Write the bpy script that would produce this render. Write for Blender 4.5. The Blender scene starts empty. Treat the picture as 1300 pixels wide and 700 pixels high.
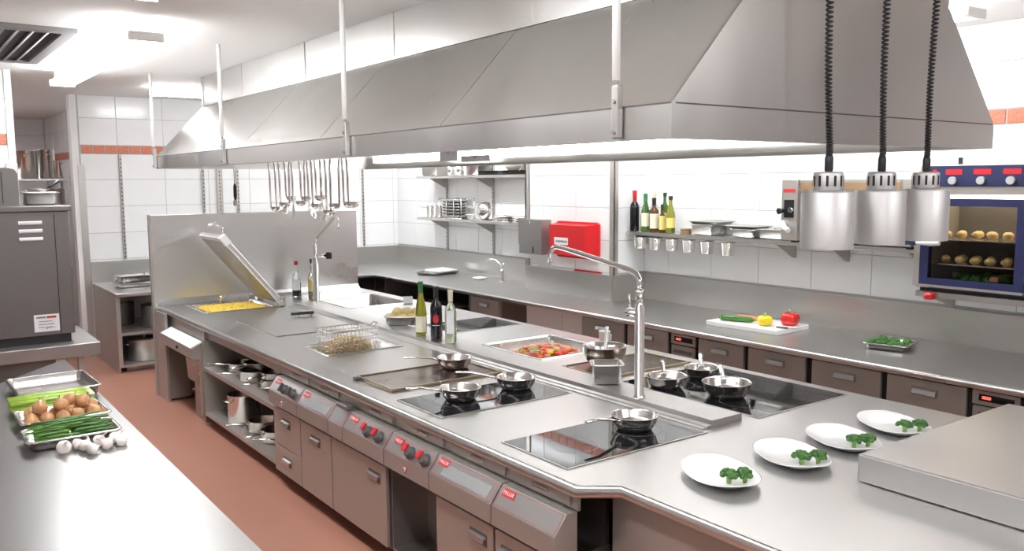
import bpy, bmesh, math, random
from mathutils import Vector, Matrix, Euler
random.seed(7)
PI = math.pi
SC = bpy.context.scene
COL = SC.collection

# ------------------------------------------------------------------ camera
F_PX = 1090.04
cam_data = bpy.data.cameras.new('camera')
cam_data.sensor_width = 36.0
cam_data.lens = F_PX / 1300.0 * 36.0
cam_data.clip_start = 0.05
cam = bpy.data.objects.new('camera', cam_data)
COL.objects.link(cam)
_R = Matrix(((0.806979, 0.069938, -0.586424), (-0.590540, 0.083942, -0.802631), (-0.006909, 0.994013, 0.109041)))
cam.matrix_world = Matrix.Translation((0, 0, 2.1)) @ _R.to_4x4()
SC.camera = cam

# ------------------------------------------------------------------ world, light strengths, exposure
world = bpy.data.worlds.new('world')
SC.world = world
world.use_nodes = True
world.node_tree.nodes['Background'].inputs[0].default_value = (0.95, 0.97, 1.0, 1)
world.node_tree.nodes['Background'].inputs[1].default_value = 0.35
SC.view_settings.view_transform = 'Standard'
SC.view_settings.look = 'None'
SC.view_settings.gamma = 1.0
SC.view_settings.use_curve_mapping = False
SC.view_settings.exposure = 1.12
TUBE = 15.0          # emission of the ceiling fluorescent diffusers
HOODLIGHT = 4.8      # emission of the lamps inside the hood

# ------------------------------------------------------------------ materials
MATS = {}
def new_mat(name):
    m = bpy.data.materials.new(name); m.use_nodes = True
    MATS[name] = m
    nt = m.node_tree
    return m, nt, nt.nodes['Principled BSDF']
def rgba(c): return (c[0], c[1], c[2], 1)
def plain(name, col, rough=0.5, metal=0.0, trans=0.0, spec=None, ior=None, emit=0, coat=0, var=0.0, vscale=20.0, alpha=None, sss=0):
    m, nt, b = new_mat(name)
    b.inputs['Base Color'].default_value = rgba(col)
    b.inputs['Roughness'].default_value = rough
    b.inputs['Metallic'].default_value = metal
    b.inputs['Transmission Weight'].default_value = trans
    if spec is not None: b.inputs['Specular IOR Level'].default_value = spec
    if ior: b.inputs['IOR'].default_value = ior
    if coat: b.inputs['Coat Weight'].default_value = coat
    if sss: b.inputs['Subsurface Weight'].default_value = sss; b.inputs['Subsurface Radius'].default_value = (.02, .02, .01)
    if emit:
        b.inputs['Emission Color'].default_value = rgba(col); b.inputs['Emission Strength'].default_value = emit
    if alpha is not None: b.inputs['Alpha'].default_value = alpha
    if var:
        tc = nt.nodes.new('ShaderNodeTexCoord'); n = nt.nodes.new('ShaderNodeTexNoise')
        n.inputs['Scale'].default_value = vscale; n.inputs['Detail'].default_value = 4
        nt.links.new(tc.outputs['Object'], n.inputs['Vector'])
        r = nt.nodes.new('ShaderNodeValToRGB')
        r.color_ramp.elements[0].position = 0.3; r.color_ramp.elements[1].position = 0.7
        r.color_ramp.elements[0].color = rgba([max(0, c * (1 - var)) for c in col])
        r.color_ramp.elements[1].color = rgba([min(1, c * (1 + var)) for c in col])
        nt.links.new(n.outputs['Fac'], r.inputs['Fac'])
        nt.links.new(r.outputs['Color'], b.inputs['Base Color'])
    return m
def steel(name, col, rough, stretch=(3, 3, 3), amt=0.08, bump=0.0, metal=1.0):
    m, nt, b = new_mat(name)
    b.inputs['Metallic'].default_value = metal
    b.inputs['Base Color'].default_value = rgba(col)
    tc = nt.nodes.new('ShaderNodeTexCoord'); mp = nt.nodes.new('ShaderNodeMapping')
    mp.inputs['Scale'].default_value = stretch
    n = nt.nodes.new('ShaderNodeTexNoise'); n.inputs['Scale'].default_value = 1.0; n.inputs['Detail'].default_value = 5
    nt.links.new(tc.outputs['Object'], mp.inputs['Vector']); nt.links.new(mp.outputs['Vector'], n.inputs['Vector'])
    mr = nt.nodes.new('ShaderNodeMapRange')
    mr.inputs['From Min'].default_value = 0.25; mr.inputs['From Max'].default_value = 0.75
    mr.inputs['To Min'].default_value = max(0.02, rough - amt); mr.inputs['To Max'].default_value = rough + amt
    nt.links.new(n.outputs['Fac'], mr.inputs['Value']); nt.links.new(mr.outputs['Result'], b.inputs['Roughness'])
    if bump:
        bp = nt.nodes.new('ShaderNodeBump'); bp.inputs['Strength'].default_value = bump; bp.inputs['Distance'].default_value = 0.002
        nt.links.new(n.outputs['Fac'], bp.inputs['Height']); nt.links.new(bp.outputs['Normal'], b.inputs['Normal'])
    return m

steel('steel_worktop', (.60, .595, .585), .33, (70, 4, 30), .02)
steel('steel_table', (.42, .415, .41), .30, (40, 8, 30), .012)
steel('steel_hood', (.635, .625, .605), .33, (3.0, 3.0, .35), .07)
steel('steel_front', (.50, .475, .445), .40, (60, 6, 90), .03, 0, .72)
steel('steel_appliance', (.20, .19, .185), .42, (10, 10, 30), .03, 0, .8)
steel('steel_shelf', (.62, .61, .59), .34, (60, 6, 30), .03)
steel('steel_panel', (.72, .72, .72), .30, (1.5, 1.5, 1.5), .05)
steel('steel_pan', (.74, .72, .69), .20, (20, 20, 60), .05)
steel('steel_tray', (.72, .71, .69), .24, (30, 30, 30), .05)
steel('chrome', (.84, .84, .84), .07, (5, 5, 5), .02)
steel('steel_lamp', (.62, .62, .615), .52, (120, 120, 3), .04, 0, .8)
steel('steel_dull', (.40, .385, .375), .45, (10, 10, 30), .04)
steel('griddle_plate', (.15, .115, .10), .22, (8, 8, 8), .08)
plain('white_tile', (.86, .87, .87), .16, var=.02, vscale=3)
plain('grout', (.50, .50, .51), .8)
plain('red_tile', (.60, .20, .12), .35, var=.22, vscale=60)
plain('ceiling_white', (.87, .87, .86), .7, var=.01)
plain('white_paint', (.85, .85, .84), .4)
plain('dark_gap', (.015, .014, .014), .6)
plain('black_glass', (.012, .012, .014), .03, spec=.6)
plain('black_plastic', (.015, .015, .017), .35)
plain('dark_grey', (.09, .085, .085), .4)
plain('mid_grey', (.22, .21, .21), .45)
plain('red_plastic', (.66, .015, .02), .3, coat=.2)
plain('knob_red', (.62, .02, .025), .35)
plain('label_red', (.60, .03, .035), .4)
plain('blue_panel', (.022, .027, .095), .35)
plain('paper', (.85, .86, .88), .6)
plain('ink', (.05, .05, .07), .6)
plain('white_porcelain', (.88, .89, .89), .12, coat=.3)
plain('white_plastic', (.86, .86, .85), .3)
plain('display_grey', (.33, .34, .34), .25)
plain('glow_red', (1, .06, .04), .4, emit=1.5)
plain('tube_glow', (.975, .985, 1.0), .5, emit=TUBE)
plain('hood_glow', (1.0, .99, .97), .5, emit=HOODLIGHT)
plain('bulb_glass', (.75, .72, .66), .25)
plain('dish_beige', (.55, .47, .30), .5)
plain('oven_glow', (1.0, .85, .6), .5, emit=3.0)
plain('glass_clear', (.95, .97, .96), .02, trans=1.0, ior=1.35)
plain('glass_green', (.10, .28, .05), .04, trans=.75, ior=1.4)
plain('glass_olive', (.42, .42, .06), .04, trans=.7, ior=1.4)
plain('glass_pale', (.72, .80, .60), .04, trans=.8, ior=1.4)
plain('glass_dark', (.010, .008, .012), .06)
plain('glass_brown', (.20, .09, .02), .05, trans=.5, ior=1.4)
plain('liquid_red', (.22, .05, .02), .1)
plain('door_glass', (.62, .60, .58), .02, trans=1.0, ior=1.1)
plain('label_cream', (.84, .80, .62), .5)
plain('label_yellow', (.82, .66, .22), .5)
plain('foil_red', (.55, .02, .03), .3)
plain('foil_black', (.02, .02, .02), .3)
plain('foil_green', (.05, .22, .08), .3)
plain('cork_cream', (.80, .72, .55), .5)
plain('celery', (.40, .60, .09), .4, var=.2, vscale=25, sss=.1)
plain('celery_pale', (.72, .80, .46), .4, var=.12, vscale=25)
plain('bean', (.06, .17, .025), .4, var=.3, vscale=30)
plain('bean_light', (.10, .25, .035), .4, var=.25, vscale=30)
plain('onion', (.56, .29, .13), .3, var=.25, vscale=30)
plain('onion_dry', (.42, .22, .10), .6, var=.2)
plain('garlic', (.84, .78, .74), .45, var=.08, vscale=40)
plain('garlic_pink', (.66, .46, .46), .5, var=.15, vscale=40)
plain('potato', (.80, .62, .30), .45, var=.14, vscale=25)
plain('potato_baked', (.66, .47, .20), .45, var=.25, vscale=30)
plain('corn', (.86, .62, .08), .4, var=.15, vscale=60)
plain('fries', (.66, .50, .28), .5, var=.22, vscale=50)
plain('broccoli', (.055, .17, .03), .6, var=.5, vscale=70)
plain('broccoli_stem', (.28, .46, .12), .5, var=.15)
plain('cucumber', (.07, .20, .04), .3, var=.3, vscale=30)
plain('carrot', (.76, .28, .10), .4, var=.15, vscale=40)
plain('pepper_yellow', (.92, .70, .02), .15, coat=.3)
plain('pepper_red', (.74, .02, .015), .15, coat=.3)
plain('veg_red', (.70, .07, .03), .3, var=.3)
plain('veg_orange', (.80, .30, .05), .3, var=.2)
plain('veg_green', (.22, .40, .07), .4, var=.3)
plain('veg_pink', (.62, .28, .20), .4, var=.3)
plain('wood_brown', (.30, .19, .10), .5, var=.2)
plain('cloth', (.78, .72, .62), .9, var=.06)
plain('induction_mark', (.20, .20, .21), .2)
plain('food_brown', (.10, .07, .05), .5, var=.3)
# red resin floor
m, nt, b = new_mat('red_floor')
tc = nt.nodes.new('ShaderNodeTexCoord')
n1 = nt.nodes.new('ShaderNodeTexNoise'); n1.inputs['Scale'].default_value = 140; n1.inputs['Detail'].default_value = 3
n2 = nt.nodes.new('ShaderNodeTexNoise'); n2.inputs['Scale'].default_value = 2.2; n2.inputs['Detail'].default_value = 4
mx = nt.nodes.new('ShaderNodeMix'); mx.data_type = 'RGBA'
mx.inputs['Factor'].default_value = .35
r1 = nt.nodes.new('ShaderNodeValToRGB')
r1.color_ramp.elements[0].color = (.33, .135, .09, 1); r1.color_ramp.elements[1].color = (.52, .265, .19, 1)
r1.color_ramp.elements[0].position = .3; r1.color_ramp.elements[1].position = .7
r2 = nt.nodes.new('ShaderNodeValToRGB')
r2.color_ramp.elements[0].color = (.36, .15, .10, 1); r2.color_ramp.elements[1].color = (.47, .22, .155, 1)
nt.links.new(tc.outputs['Object'], n1.inputs['Vector']); nt.links.new(tc.outputs['Object'], n2.inputs['Vector'])
nt.links.new(n1.outputs['Fac'], r1.inputs['Fac']); nt.links.new(n2.outputs['Fac'], r2.inputs['Fac'])
nt.links.new(r1.outputs['Color'], mx.inputs['A']); nt.links.new(r2.outputs['Color'], mx.inputs['B'])
nt.links.new(mx.outputs['Result'], b.inputs['Base Color'])
b.inputs['Roughness'].default_value = .42
bp = nt.nodes.new('ShaderNodeBump'); bp.inputs['Strength'].default_value = .15; bp.inputs['Distance'].default_value = .003
nt.links.new(n1.outputs['Fac'], bp.inputs['Height']); nt.links.new(bp.outputs['Normal'], b.inputs['Normal'])

# ------------------------------------------------------------------ mesh builder
def rrect(hx, hy, r, z, n=3, cx=0, cy=0):
    pts = []
    for sx, sy, a0 in ((1, 1, 0), (-1, 1, PI / 2), (-1, -1, PI), (1, -1, 1.5 * PI)):
        for i in range(n + 1):
            a = a0 + (PI / 2) * i / n
            pts.append((cx + sx * (hx - r) + r * math.cos(a), cy + sy * (hy - r) + r * math.sin(a), z))
    return pts
def circ(r, z, n=16, cx=0, cy=0, ry=None):
    ry = r if ry is None else ry
    return [(cx + r * math.cos(2 * PI * i / n), cy + ry * math.sin(2 * PI * i / n), z) for i in range(n)]
class MB:
    def __init__(s): s.v = []; s.f = []; s.m = []; s.cur = 0; s.sm = []; s.smooth = False
    def add(s, vs, fs, smooth=None):
        o = len(s.v); s.v += [tuple(p) for p in vs]
        sm = s.smooth if smooth is None else smooth
        for f in fs: s.f.append([i + o for i in f]); s.m.append(s.cur); s.sm.append(sm)
        return s
    def mi(s, i): s.cur = i; return s
    def box(s, x0, y0, z0, x1, y1, z1, c=0.0):
        if c:
            bm = bmesh.new(); bmesh.ops.create_cube(bm, size=1.0)
            for v in bm.verts: v.co = Vector(((x0 + x1) / 2 + v.co.x * (x1 - x0), (y0 + y1) / 2 + v.co.y * (y1 - y0), (z0 + z1) / 2 + v.co.z * (z1 - z0)))
            bmesh.ops.bevel(bm, geom=list(bm.edges), offset=c, segments=2, affect='EDGES', profile=.5)
            bm.verts.index_update()
            s.add([v.co[:] for v in bm.verts], [[v.index for v in f.verts] for f in bm.faces]); bm.free()
            return s
        return s.add([(x0, y0, z0), (x1, y0, z0), (x1, y1, z0), (x0, y1, z0), (x0, y0, z1), (x1, y0, z1), (x1, y1, z1), (x0, y1, z1)],
                     [(0, 3, 2, 1), (4, 5, 6, 7), (0, 1, 5, 4), (1, 2, 6, 5), (2, 3, 7, 6), (3, 0, 4, 7)], False)
    def prism(s, poly, axis, a, b):
        # poly: list of 2D points; axis 'z': (x,y); 'y': (x,z); 'x': (y,z)
        def P(p, t):
            return (p[0], p[1], t) if axis == 'z' else ((p[0], t, p[1]) if axis == 'y' else (t, p[0], p[1]))
        n = len(poly)
        vs = [P(p, a) for p in poly] + [P(p, b) for p in poly]
        fs = [list(range(n))[::-1], list(range(n, 2 * n))] + [(i, (i + 1) % n, n + (i + 1) % n, n + i) for i in range(n)]
        return s.add(vs, fs, False)
    def loft(s, loops, cap0=True, cap1=True, smooth=True):
        n = len(loops[0]); vs = [p for l in loops for p in l]; fs = []
        for k in range(len(loops) - 1):
            for i in range(n):
                j = (i + 1) % n
                fs.append((k * n + i, k * n + j, (k + 1) * n + j, (k + 1) * n + i))
        s.add(vs, fs, smooth)
        o = len(s.v) - len(vs)
        if cap0: s.f.append([o + i for i in range(n)][::-1]); s.m.append(s.cur); s.sm.append(False)
        if cap1: s.f.append([o + (len(loops) - 1) * n + i for i in range(n)]); s.m.append(s.cur); s.sm.append(False)
        return s
    def lathe(s, prof, n=20, cx=0, cy=0, cz=0, cap0=True, cap1=True):
        return s.loft([circ(max(r, 1e-4), cz + z, n, cx, cy) for r, z in prof], cap0, cap1)
    def tube(s, pts, r, n=8, cap=True, flat=None):
        pts = [Vector(p) for p in pts]; loops = []
        prev = None
        for i, p in enumerate(pts):
            t = (pts[min(i + 1, len(pts) - 1)] - pts[max(i - 1, 0)]).normalized()
            ref = prev if prev is not None else (Vector((0, 0, 1)) if abs(t.z) < .9 else Vector((1, 0, 0)))
            u = (ref - t * ref.dot(t)).normalized(); prev = u
            w = t.cross(u); ri = r[i] if isinstance(r, (list, tuple)) else r
            fu = flat or 1.0
            loops.append([tuple(p + (u * math.cos(2 * PI * k / n) * fu + w * math.sin(2 * PI * k / n)) * ri) for k in range(n)])
        return s.loft(loops, cap, cap)
    def blob(s, c, r, seed=0, n=8, k=5, amp=.12, scale=(1, 1, 1)):
        rnd = random.Random(seed); loops = []
        for i in range(1, k):
            a = PI * i / k
            loops.append([(c[0] + r * scale[0] * math.sin(a) * math.cos(2 * PI * j / n) * (1 + rnd.uniform(-amp, amp)),
                           c[1] + r * scale[1] * math.sin(a) * math.sin(2 * PI * j / n) * (1 + rnd.uniform(-amp, amp)),
                           c[2] - r * scale[2] * math.cos(a) * (1 + rnd.uniform(-amp, amp) * .5)) for j in range(n)])
        return s.loft(loops)
    def mesh(s, name, mats):
        me = bpy.data.meshes.new(name)
        me.from_pydata(s.v, [], s.f)
        for mm in ([mats] if isinstance(mats, str) else mats): me.materials.append(MATS[mm])
        me.polygons.foreach_set('material_index', s.m)
        me.polygons.foreach_set('use_smooth', s.sm)
        bm = bmesh.new(); bm.from_mesh(me); bmesh.ops.recalc_face_normals(bm, faces=bm.faces); bm.to_mesh(me); bm.free()
        me.update()
        return me
    def build(s, name, mats, parent=None, world=False, loc=None, rot=None, label=None):
        if world and parent is not None:
            o = wloc(parent); s.v = [(p[0] - o[0], p[1] - o[1], p[2] - o[2]) for p in s.v]
        return link(name, s.mesh(name, mats), parent, loc, rot, label)
def wloc(o):
    t = Vector((0, 0, 0))
    while o is not None: t += o.location; o = o.parent
    return t
def link(name, data, parent=None, loc=None, rot=None, label=None):
    o = bpy.data.objects.new(name, data); COL.objects.link(o)
    if parent is not None: o.parent = parent
    if loc is not None: o.location = loc
    if rot is not None: o.rotation_euler = rot
    if label: o['label'] = label
    return o
def thing(name, label, cat, loc=(0, 0, 0), rz=0, group=None):
    o = bpy.data.objects.new(name, None); COL.objects.link(o)
    o.empty_display_size = .1; o.location = loc; o.rotation_euler = (0, 0, rz)
    o['label'] = label; o['category'] = cat
    if group: o['group'] = group
    return o
def tag(o, label, cat, group=None, kind=None):
    o['label'] = label; o['category'] = cat
    if group: o['group'] = group
    if kind: o['kind'] = kind
    return o
def struct(o, label=None):
    o['kind'] = 'structure'
    if label: o['label'] = label
    return o
def dup(root, loc, rz=0, label=None, rot=None):
    r = root.copy(); COL.objects.link(r); r.location = loc
    r.rotation_euler = rot if rot is not None else (0, 0, rz)
    if label: r['label'] = label
    for ch in list(root.children):
        c = ch.copy(); COL.objects.link(c); c.parent = r
        for g in ch.children:
            d = g.copy(); COL.objects.link(d); d.parent = c
    return r
TEXTMESH = {}
def text(body, size, parent, loc, rot, mat, name='lettering', sx=1.0, bold=0.0):
    k = (body, size, mat, bold)
    if k not in TEXTMESH:
        cu = bpy.data.curves.new(name, 'FONT'); cu.body = body; cu.size = size
        cu.align_x = 'CENTER'; cu.align_y = 'CENTER'; cu.extrude = 0.0006; cu.offset = bold; cu.resolution_u = 3
        tmp = bpy.data.objects.new('tmp_text', cu); COL.objects.link(tmp)
        bpy.context.view_layer.update()
        me = bpy.data.meshes.new_from_object(tmp.evaluated_get(bpy.context.evaluated_depsgraph_get()))
        bpy.data.objects.remove(tmp); bpy.data.curves.remove(cu)
        me.name = name; me.materials.clear(); me.materials.append(MATS[mat]); TEXTMESH[k] = me
    o = link(name, TEXTMESH[k], parent, loc, None)
    o.rotation_euler = rot; o.scale = (sx, 1, 1)
    return o
FACE_NX = Euler((PI / 2, 0, -PI / 2)).to_matrix().to_euler()   # text read by someone looking towards +x
FACE_NY = Euler((PI / 2, 0, 0)).to_matrix().to_euler()         # text read by someone looking towards +y
# ------------------------------------------------------------------ the room shell
H = 3.165
XR, YB = 6.25, 11.45
fl = struct(MB().box(-2.6, -2.6, -.08, 6.6, 16.3, 0).build('floor', 'red_floor'), 'terracotta red resin floor')
ce = struct(MB().box(-2.6, -2.6, H, 6.6, 16.3, H + .1).build('ceiling', 'ceiling_white'), 'plain white ceiling')
wr = struct(MB().box(XR, -2.6, 0, XR + .25, 16.3, H).build('wall_right', 'grout'), 'white tiled wall behind the long counter')
wb = struct(MB().box(1.885, YB, 0, XR, YB + .15, H).build('wall_back', 'grout'), 'white tiled back wall with a band of red tiles')
wl = struct(MB().box(-2.6, 9.3, 0, 1.03, 9.48, H).build('wall_left', 'grout'), 'end of a white tiled wall beside the opening')
wn = struct(MB().box(-2.6, -2.85, 0, 6.6, -2.6, H).build('wall_near', 'white_tile'))
ws = struct(MB().box(-2.85, -2.85, 0, -2.6, 16.3, H).build('wall_side', 'white_tile'))
wf = struct(MB().box(-2.6, 16.1, 0, XR, 16.3, H).build('wall_far', 'grout'), 'tiled wall of the next room seen through the opening')
wq = struct(MB().box(2.25, YB + .15, 0, 2.4, 16.1, H).build('wall_far_side', 'grout'))
pil = struct(MB().box(5.824, 6.255, 0, XR, 7.66, H).build('wall_pillar', 'grout'), 'white tiled pillar standing out from the right wall')

TILEMESH = {}
def tile_mesh(w, h, mat):
    k = (round(w, 3), round(h, 3), mat)
    if k not in TILEMESH:
        c = .0025; mb = MB()
        mb.loft([[(-w / 2, 0, -h / 2), (w / 2, 0, -h / 2), (w / 2, 0, h / 2), (-w / 2, 0, h / 2)],
                 [(-w / 2, -.005, -h / 2), (w / 2, -.005, -h / 2), (w / 2, -.005, h / 2), (-w / 2, -.005, h / 2)],
                 [(-w / 2 + c, -.007, -h / 2 + c), (w / 2 - c, -.007, -h / 2 + c), (w / 2 - c, -.007, h / 2 - c), (-w / 2 + c, -.007, h / 2 - c)]], False, True, False)
        TILEMESH[k] = mb.mesh('tile', mat)
    return TILEMESH[k]
ROWS = [0.205, .53, .855, 1.18, 1.505, 1.83, 2.155, 2.465]
TOP = [2.572, 2.895, H]
def tiles(wall, face, axis, a0, a1, g0, pitch=.5415, zlo=0.0, zhi=H, gap=.005):
    """axis 'x': wall faces -y at y=face, tiles along x; axis 'y': wall faces -x at x=face"""
    def put(u, z, w, h, mat, nm):
        rz = 0 if axis == 'x' else -PI / 2
        loc = (u, face, z) if axis == 'x' else (face, u, z)
        if axis == 'n': loc = (u, face, z); rz = 0
        link(nm, tile_mesh(w, h, mat), wall, loc, (0, 0, rz))
    def cols(p):
        k = math.floor((a0 - g0) / p); e = []
        u = g0 + k * p
        while u < a1 - 1e-6:
            lo, hi = max(u, a0), min(u + p, a1)
            if hi - lo > .02: e.append((lo, hi))
            u += p
        return e
    rows = list(zip(ROWS[:-1], ROWS[1:])) + list(zip(TOP[:-1], TOP[1:])) + [(0.0, .205)]
    for lo, hi in cols(pitch):
        for zl, zh in rows:
            if zh <= zlo + .02 or zl >= zhi - .02: continue
            zl2 = max(zl, zlo)
            put((lo + hi) / 2, (zl2 + zh) / 2, hi - lo - gap, zh - zl2 - gap, 'white_tile', 'tile')
    for lo, hi in (cols(pitch / 4) if zhi > 2.6 else []):
        put((lo + hi) / 2, (2.465 + 2.572) / 2, hi - lo - .012, .097, 'red_tile', 'accent_tile')
tiles(wb, YB, 'x', 1.96, XR, 2.38 - .5415, zlo=0.0)
tiles(wr, XR, 'y', .9, 6.25, 5.92, zlo=1.16)
tiles(wr, XR, 'y', 7.665, YB, 8.2, zlo=1.16)
tiles(pil, 5.824, 'y', 6.29, 7.62, 6.29, zlo=0)
tiles(pil, 6.255, 'x', 5.86, XR, 5.72, zlo=1.16)
pier = struct(MB().box(5.25, 6.06, 0, 5.78, 6.93, .856).build('wall_pier', 'grout'), 'low white tiled pier under the long worktop')
tiles(pier, 5.25, 'y', 6.06, 6.93, 6.06, pitch=.29, zlo=0, zhi=.87)
tiles(wl, 9.3, 'x', -.6, .985, .45, zlo=1.18)
tiles(wf, 16.1, 'x', -.5, 2.25, 1.7, zlo=1.18)
tiles(wq, 2.25, 'y', 11.7, 16.1, 12.0, zlo=1.18)
# corner trims
struct(MB().box(1.87, YB - .012, 0, 1.945, YB + .16, H).build('trim_1', 'white_paint'), 'white corner strip of the back wall')
struct(MB().box(1.925, YB - .02, 0.0, 2.0, YB - .013, 2.33, 0).build('trim_2', 'steel_shelf'), 'steel corner guard on the back wall')
struct(MB().box(.985, 9.285, 0, 1.045, 9.49, H).build('trim_3', 'white_paint'), 'white corner strip at the wall end')
struct(MB().box(.955, 9.27, 0, 1.05, 9.284, 2.3).build('trim_4', 'steel_shelf'), 'steel corner guard at the wall end')
struct(MB().box(5.80, 6.235, 1.16, 5.86, 6.254, H).box(5.795, 6.235, 1.16, 5.815, 6.29, H).build('trim_5', 'steel_front'), 'steel corner post of the pillar')
struct(MB().box(5.80, 7.622, 1.16, 5.822, 7.68, H).box(5.80, 7.661, 1.16, 6.24, 7.68, 2.5).build('trim_6', 'steel_front'), 'steel strip on the far pillar corner')

# ceiling vent
v = thing('ceiling_vent', 'dark rectangular vent in the ceiling over the wall end', 'vent', (.7, 7.6, H))
MB().box(-.55, -.95, -.03, .47, -.85, 0).box(-.55, .85, -.03, .47, .95, 0).box(.39, -.85, -.03, .47, .85, 0).box(-.55, -.85, -.03, -.47, .85, 0).build('frame', 'mid_grey', v)
MB().box(-.47, -.85, -.006, .39, .85, -.001).build('backing', 'dark_gap', v)
for i in range(9):
    MB().prism([(-.03, -.028), (-.022, -.03), (.012, -.008), (.004, -.006)], 'y', -.85, .85).build('slat', 'dark_grey', v, loc=(-.40 + i * .09, 0, 0))

# fluorescent lights
def batten(label, cx, cy, z, length, axis='y', w=.2, top=H, grp='ceiling fluorescent lights'):
    t = thing('fluorescent_light', label, 'ceiling light', (cx, cy, z), 0 if axis == 'y' else -PI / 2, grp)
    L = length / 2
    MB().box(-w * .32, -L + .04, .05, w * .32, L - .04, top - z).build('housing', 'white_paint', t)
    MB().loft([[(x * w / 2, y, zz) for x, zz in ((-.9, .05), (-1, .03), (-.8, .004), (-.4, 0), (.4, 0), (.8, .004), (1, .03), (.9, .05))] for y in (-L + .03, L - .03)], True, True, True).build('diffuser', 'tube_glow', t)
    for sg in (-1, 1):
        MB().box(-w / 2 - .004, sg * (L - .03) - .0 if sg > 0 else -L, -.004, w / 2 + .004, L if sg > 0 else -L + .03, .055, .006).build('end_cap', 'white_plastic', t)
    MB().tube([(0, L, .02), (0, L + .05, .02)], [.022, .018], 10).build('end_socket', 'dish_beige', t)
    return t
batten('long white fluorescent batten on the ceiling running up to the doorway opening', 1.45, 7.55, 3.02, 3.2, w=.21)
batten('short fluorescent fitting on the ceiling beyond the far end of the hood', 2.73, 10.0, 3.06, .62, 'x', .16)
for y, lb in ((3.9, 'over the left aisle beside the drawer unit'), (2.1, 'over the near end of the left aisle'), (.2, 'over the near end of the preparation table')):
    batten('added white fluorescent batten on the ceiling ' + lb, 1.1, y, 3.02, 1.6)  # extra lamps added to light the left aisle and the hood front
for y, lb in ((3.3, 'opposite the combi oven'), (5.6, 'opposite the shelf of bottles'), (8.3, 'opposite the far corner shelves'), (10.0, 'before the back counter')):
    batten('white fluorescent batten over the right aisle ' + lb, 5.15, y, 3.02, 1.6)
batten('added white fluorescent batten on the ceiling in front of the hood', 3.5, -.2, 3.02, 1.6, 'x')  # added lamp, placed to brighten the near end of the hood
batten('added white fluorescent batten on the unseen ceiling of the side room', .4, 12.8, 3.02, 1.6)  # unseen lamp added so the room past the opening is not dim

# ------------------------------------------------------------------ extractor hood
hood = thing('extractor_hood', 'long brushed steel extractor hood hanging over the cooking island', 'extractor hood', (3.35, 5.5, 2.246))
X0, X1, Y0, Y1, Z0, Z1 = 2.2, 4.5, 2.08, 8.92, 2.246, 2.364
BX0, BX1, ZB = 2.68, 4.02, 2.875
def hp(mb, nm, mat='steel_hood', par=hood): return mb.build(nm, mat, par, world=True)
# skirt with inward lips
hp(MB().box(X0, Y0, Z0, X0 + .012, Y1, Z1), 'skirt_panel')
hp(MB().box(X1 - .012, Y0, Z0, X1, Y1, Z1), 'skirt_panel')
hp(MB().box(X0 + .012, Y0, Z0, X1 - .012, Y0 + .012, Z1), 'skirt_panel')
hp(MB().box(X0 + .012, Y1 - .012, Z0, X1 - .012, Y1, Z1), 'skirt_panel')
hp(MB().box(X0 + .012, Y0 + .012, Z0, X0 + .06, Y1 - .012, Z0 + .02).box(X1 - .07, Y0 + .012, Z0, X1 - .012, Y1 - .012, Z0 + .02)
   .box(X0 + .06, Y0 + .012, Z0, X1 - .07, Y0 + .07, Z0 + .02).box(X0 + .06, Y1 - .07, Z0, X1 - .07, Y1 - .012, Z0 + .02), 'gutter')
seams = [Y0, 3.6, 5.02, 6.46, 7.86, Y1]
for a, b_ in zip(seams[:-1], seams[1:]):
    g = .003
    for (xa, xb) in ((X0, BX0), (X1, BX1)):
        s_ = 1 if xb > xa else -1
        hp(MB().prism([(xa, Z1), (xb, ZB), (xb + s_ * .012, ZB), (xa + s_ * .016, Z1)], 'y', a + g, b_ - g), 'canopy_panel')
for y, t in ((Y0, 0), (Y1 - .012, 0)):
    hp(MB().prism([(X0, Z1), (BX0, ZB), (BX1, ZB), (X1, Z1)], 'y', y, y + .012), 'end_panel')
for y in seams[1:-1]:
    for (xa, xb) in ((X0, BX0), (X1, BX1)):
        s_ = 1 if xb > xa else -1
        hp(MB().prism([(xa + s_ * .017, Z1), (xb + s_ * .013, ZB), (xb + s_ * .02, ZB), (xa + s_ * .024, Z1)], 'y', y - .03, y + .03), 'seam_light_stop', 'steel_dull')  # added strips that keep inside light from showing through the panel gaps
# dark seam lines where canopy meets skirt
hp(MB().box(X0 - .001, Y0 + .004, Z1 - .002, X0 + .02, Y1 - .004, Z1 + .004), 'seam_strip', 'dark_grey')
hp(MB().box(X0 + .02, Y0 - .001, Z1 - .002, X1 - .02, Y0 + .01, Z1 + .0035), 'seam_strip', 'dark_grey')
# duct box up to the ceiling
bs = [2.08, 3.5, 4.93, 6.34, 7.76, 8.92]
for a, b_ in zip(bs[:-1], bs[1:]):
    hp(MB().box(BX0, a + .004, ZB + .012, BX0 + .012, b_ - .004, H - .001), 'duct_panel')
    hp(MB().box(BX0 - .006, b_ - .022, ZB + .012, BX0 - .0005, b_ + .022, H - .001), 'cover_strip')
    hp(MB().box(BX1 - .012, a + .004, ZB + .012, BX1, b_ - .004, H - .001), 'duct_panel')
hp(MB().box(BX0 + .012, Y0, ZB, BX1 - .012, Y0 + .012, H - .001), 'duct_panel')
hp(MB().box(BX0 + .012, Y1 - .012, ZB, BX1 - .012, Y1, H - .001), 'duct_panel')
hp(MB().box(BX0 - .014, Y0, ZB - .004, BX0 + .002, Y1, ZB + .014), 'ledge')
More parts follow.
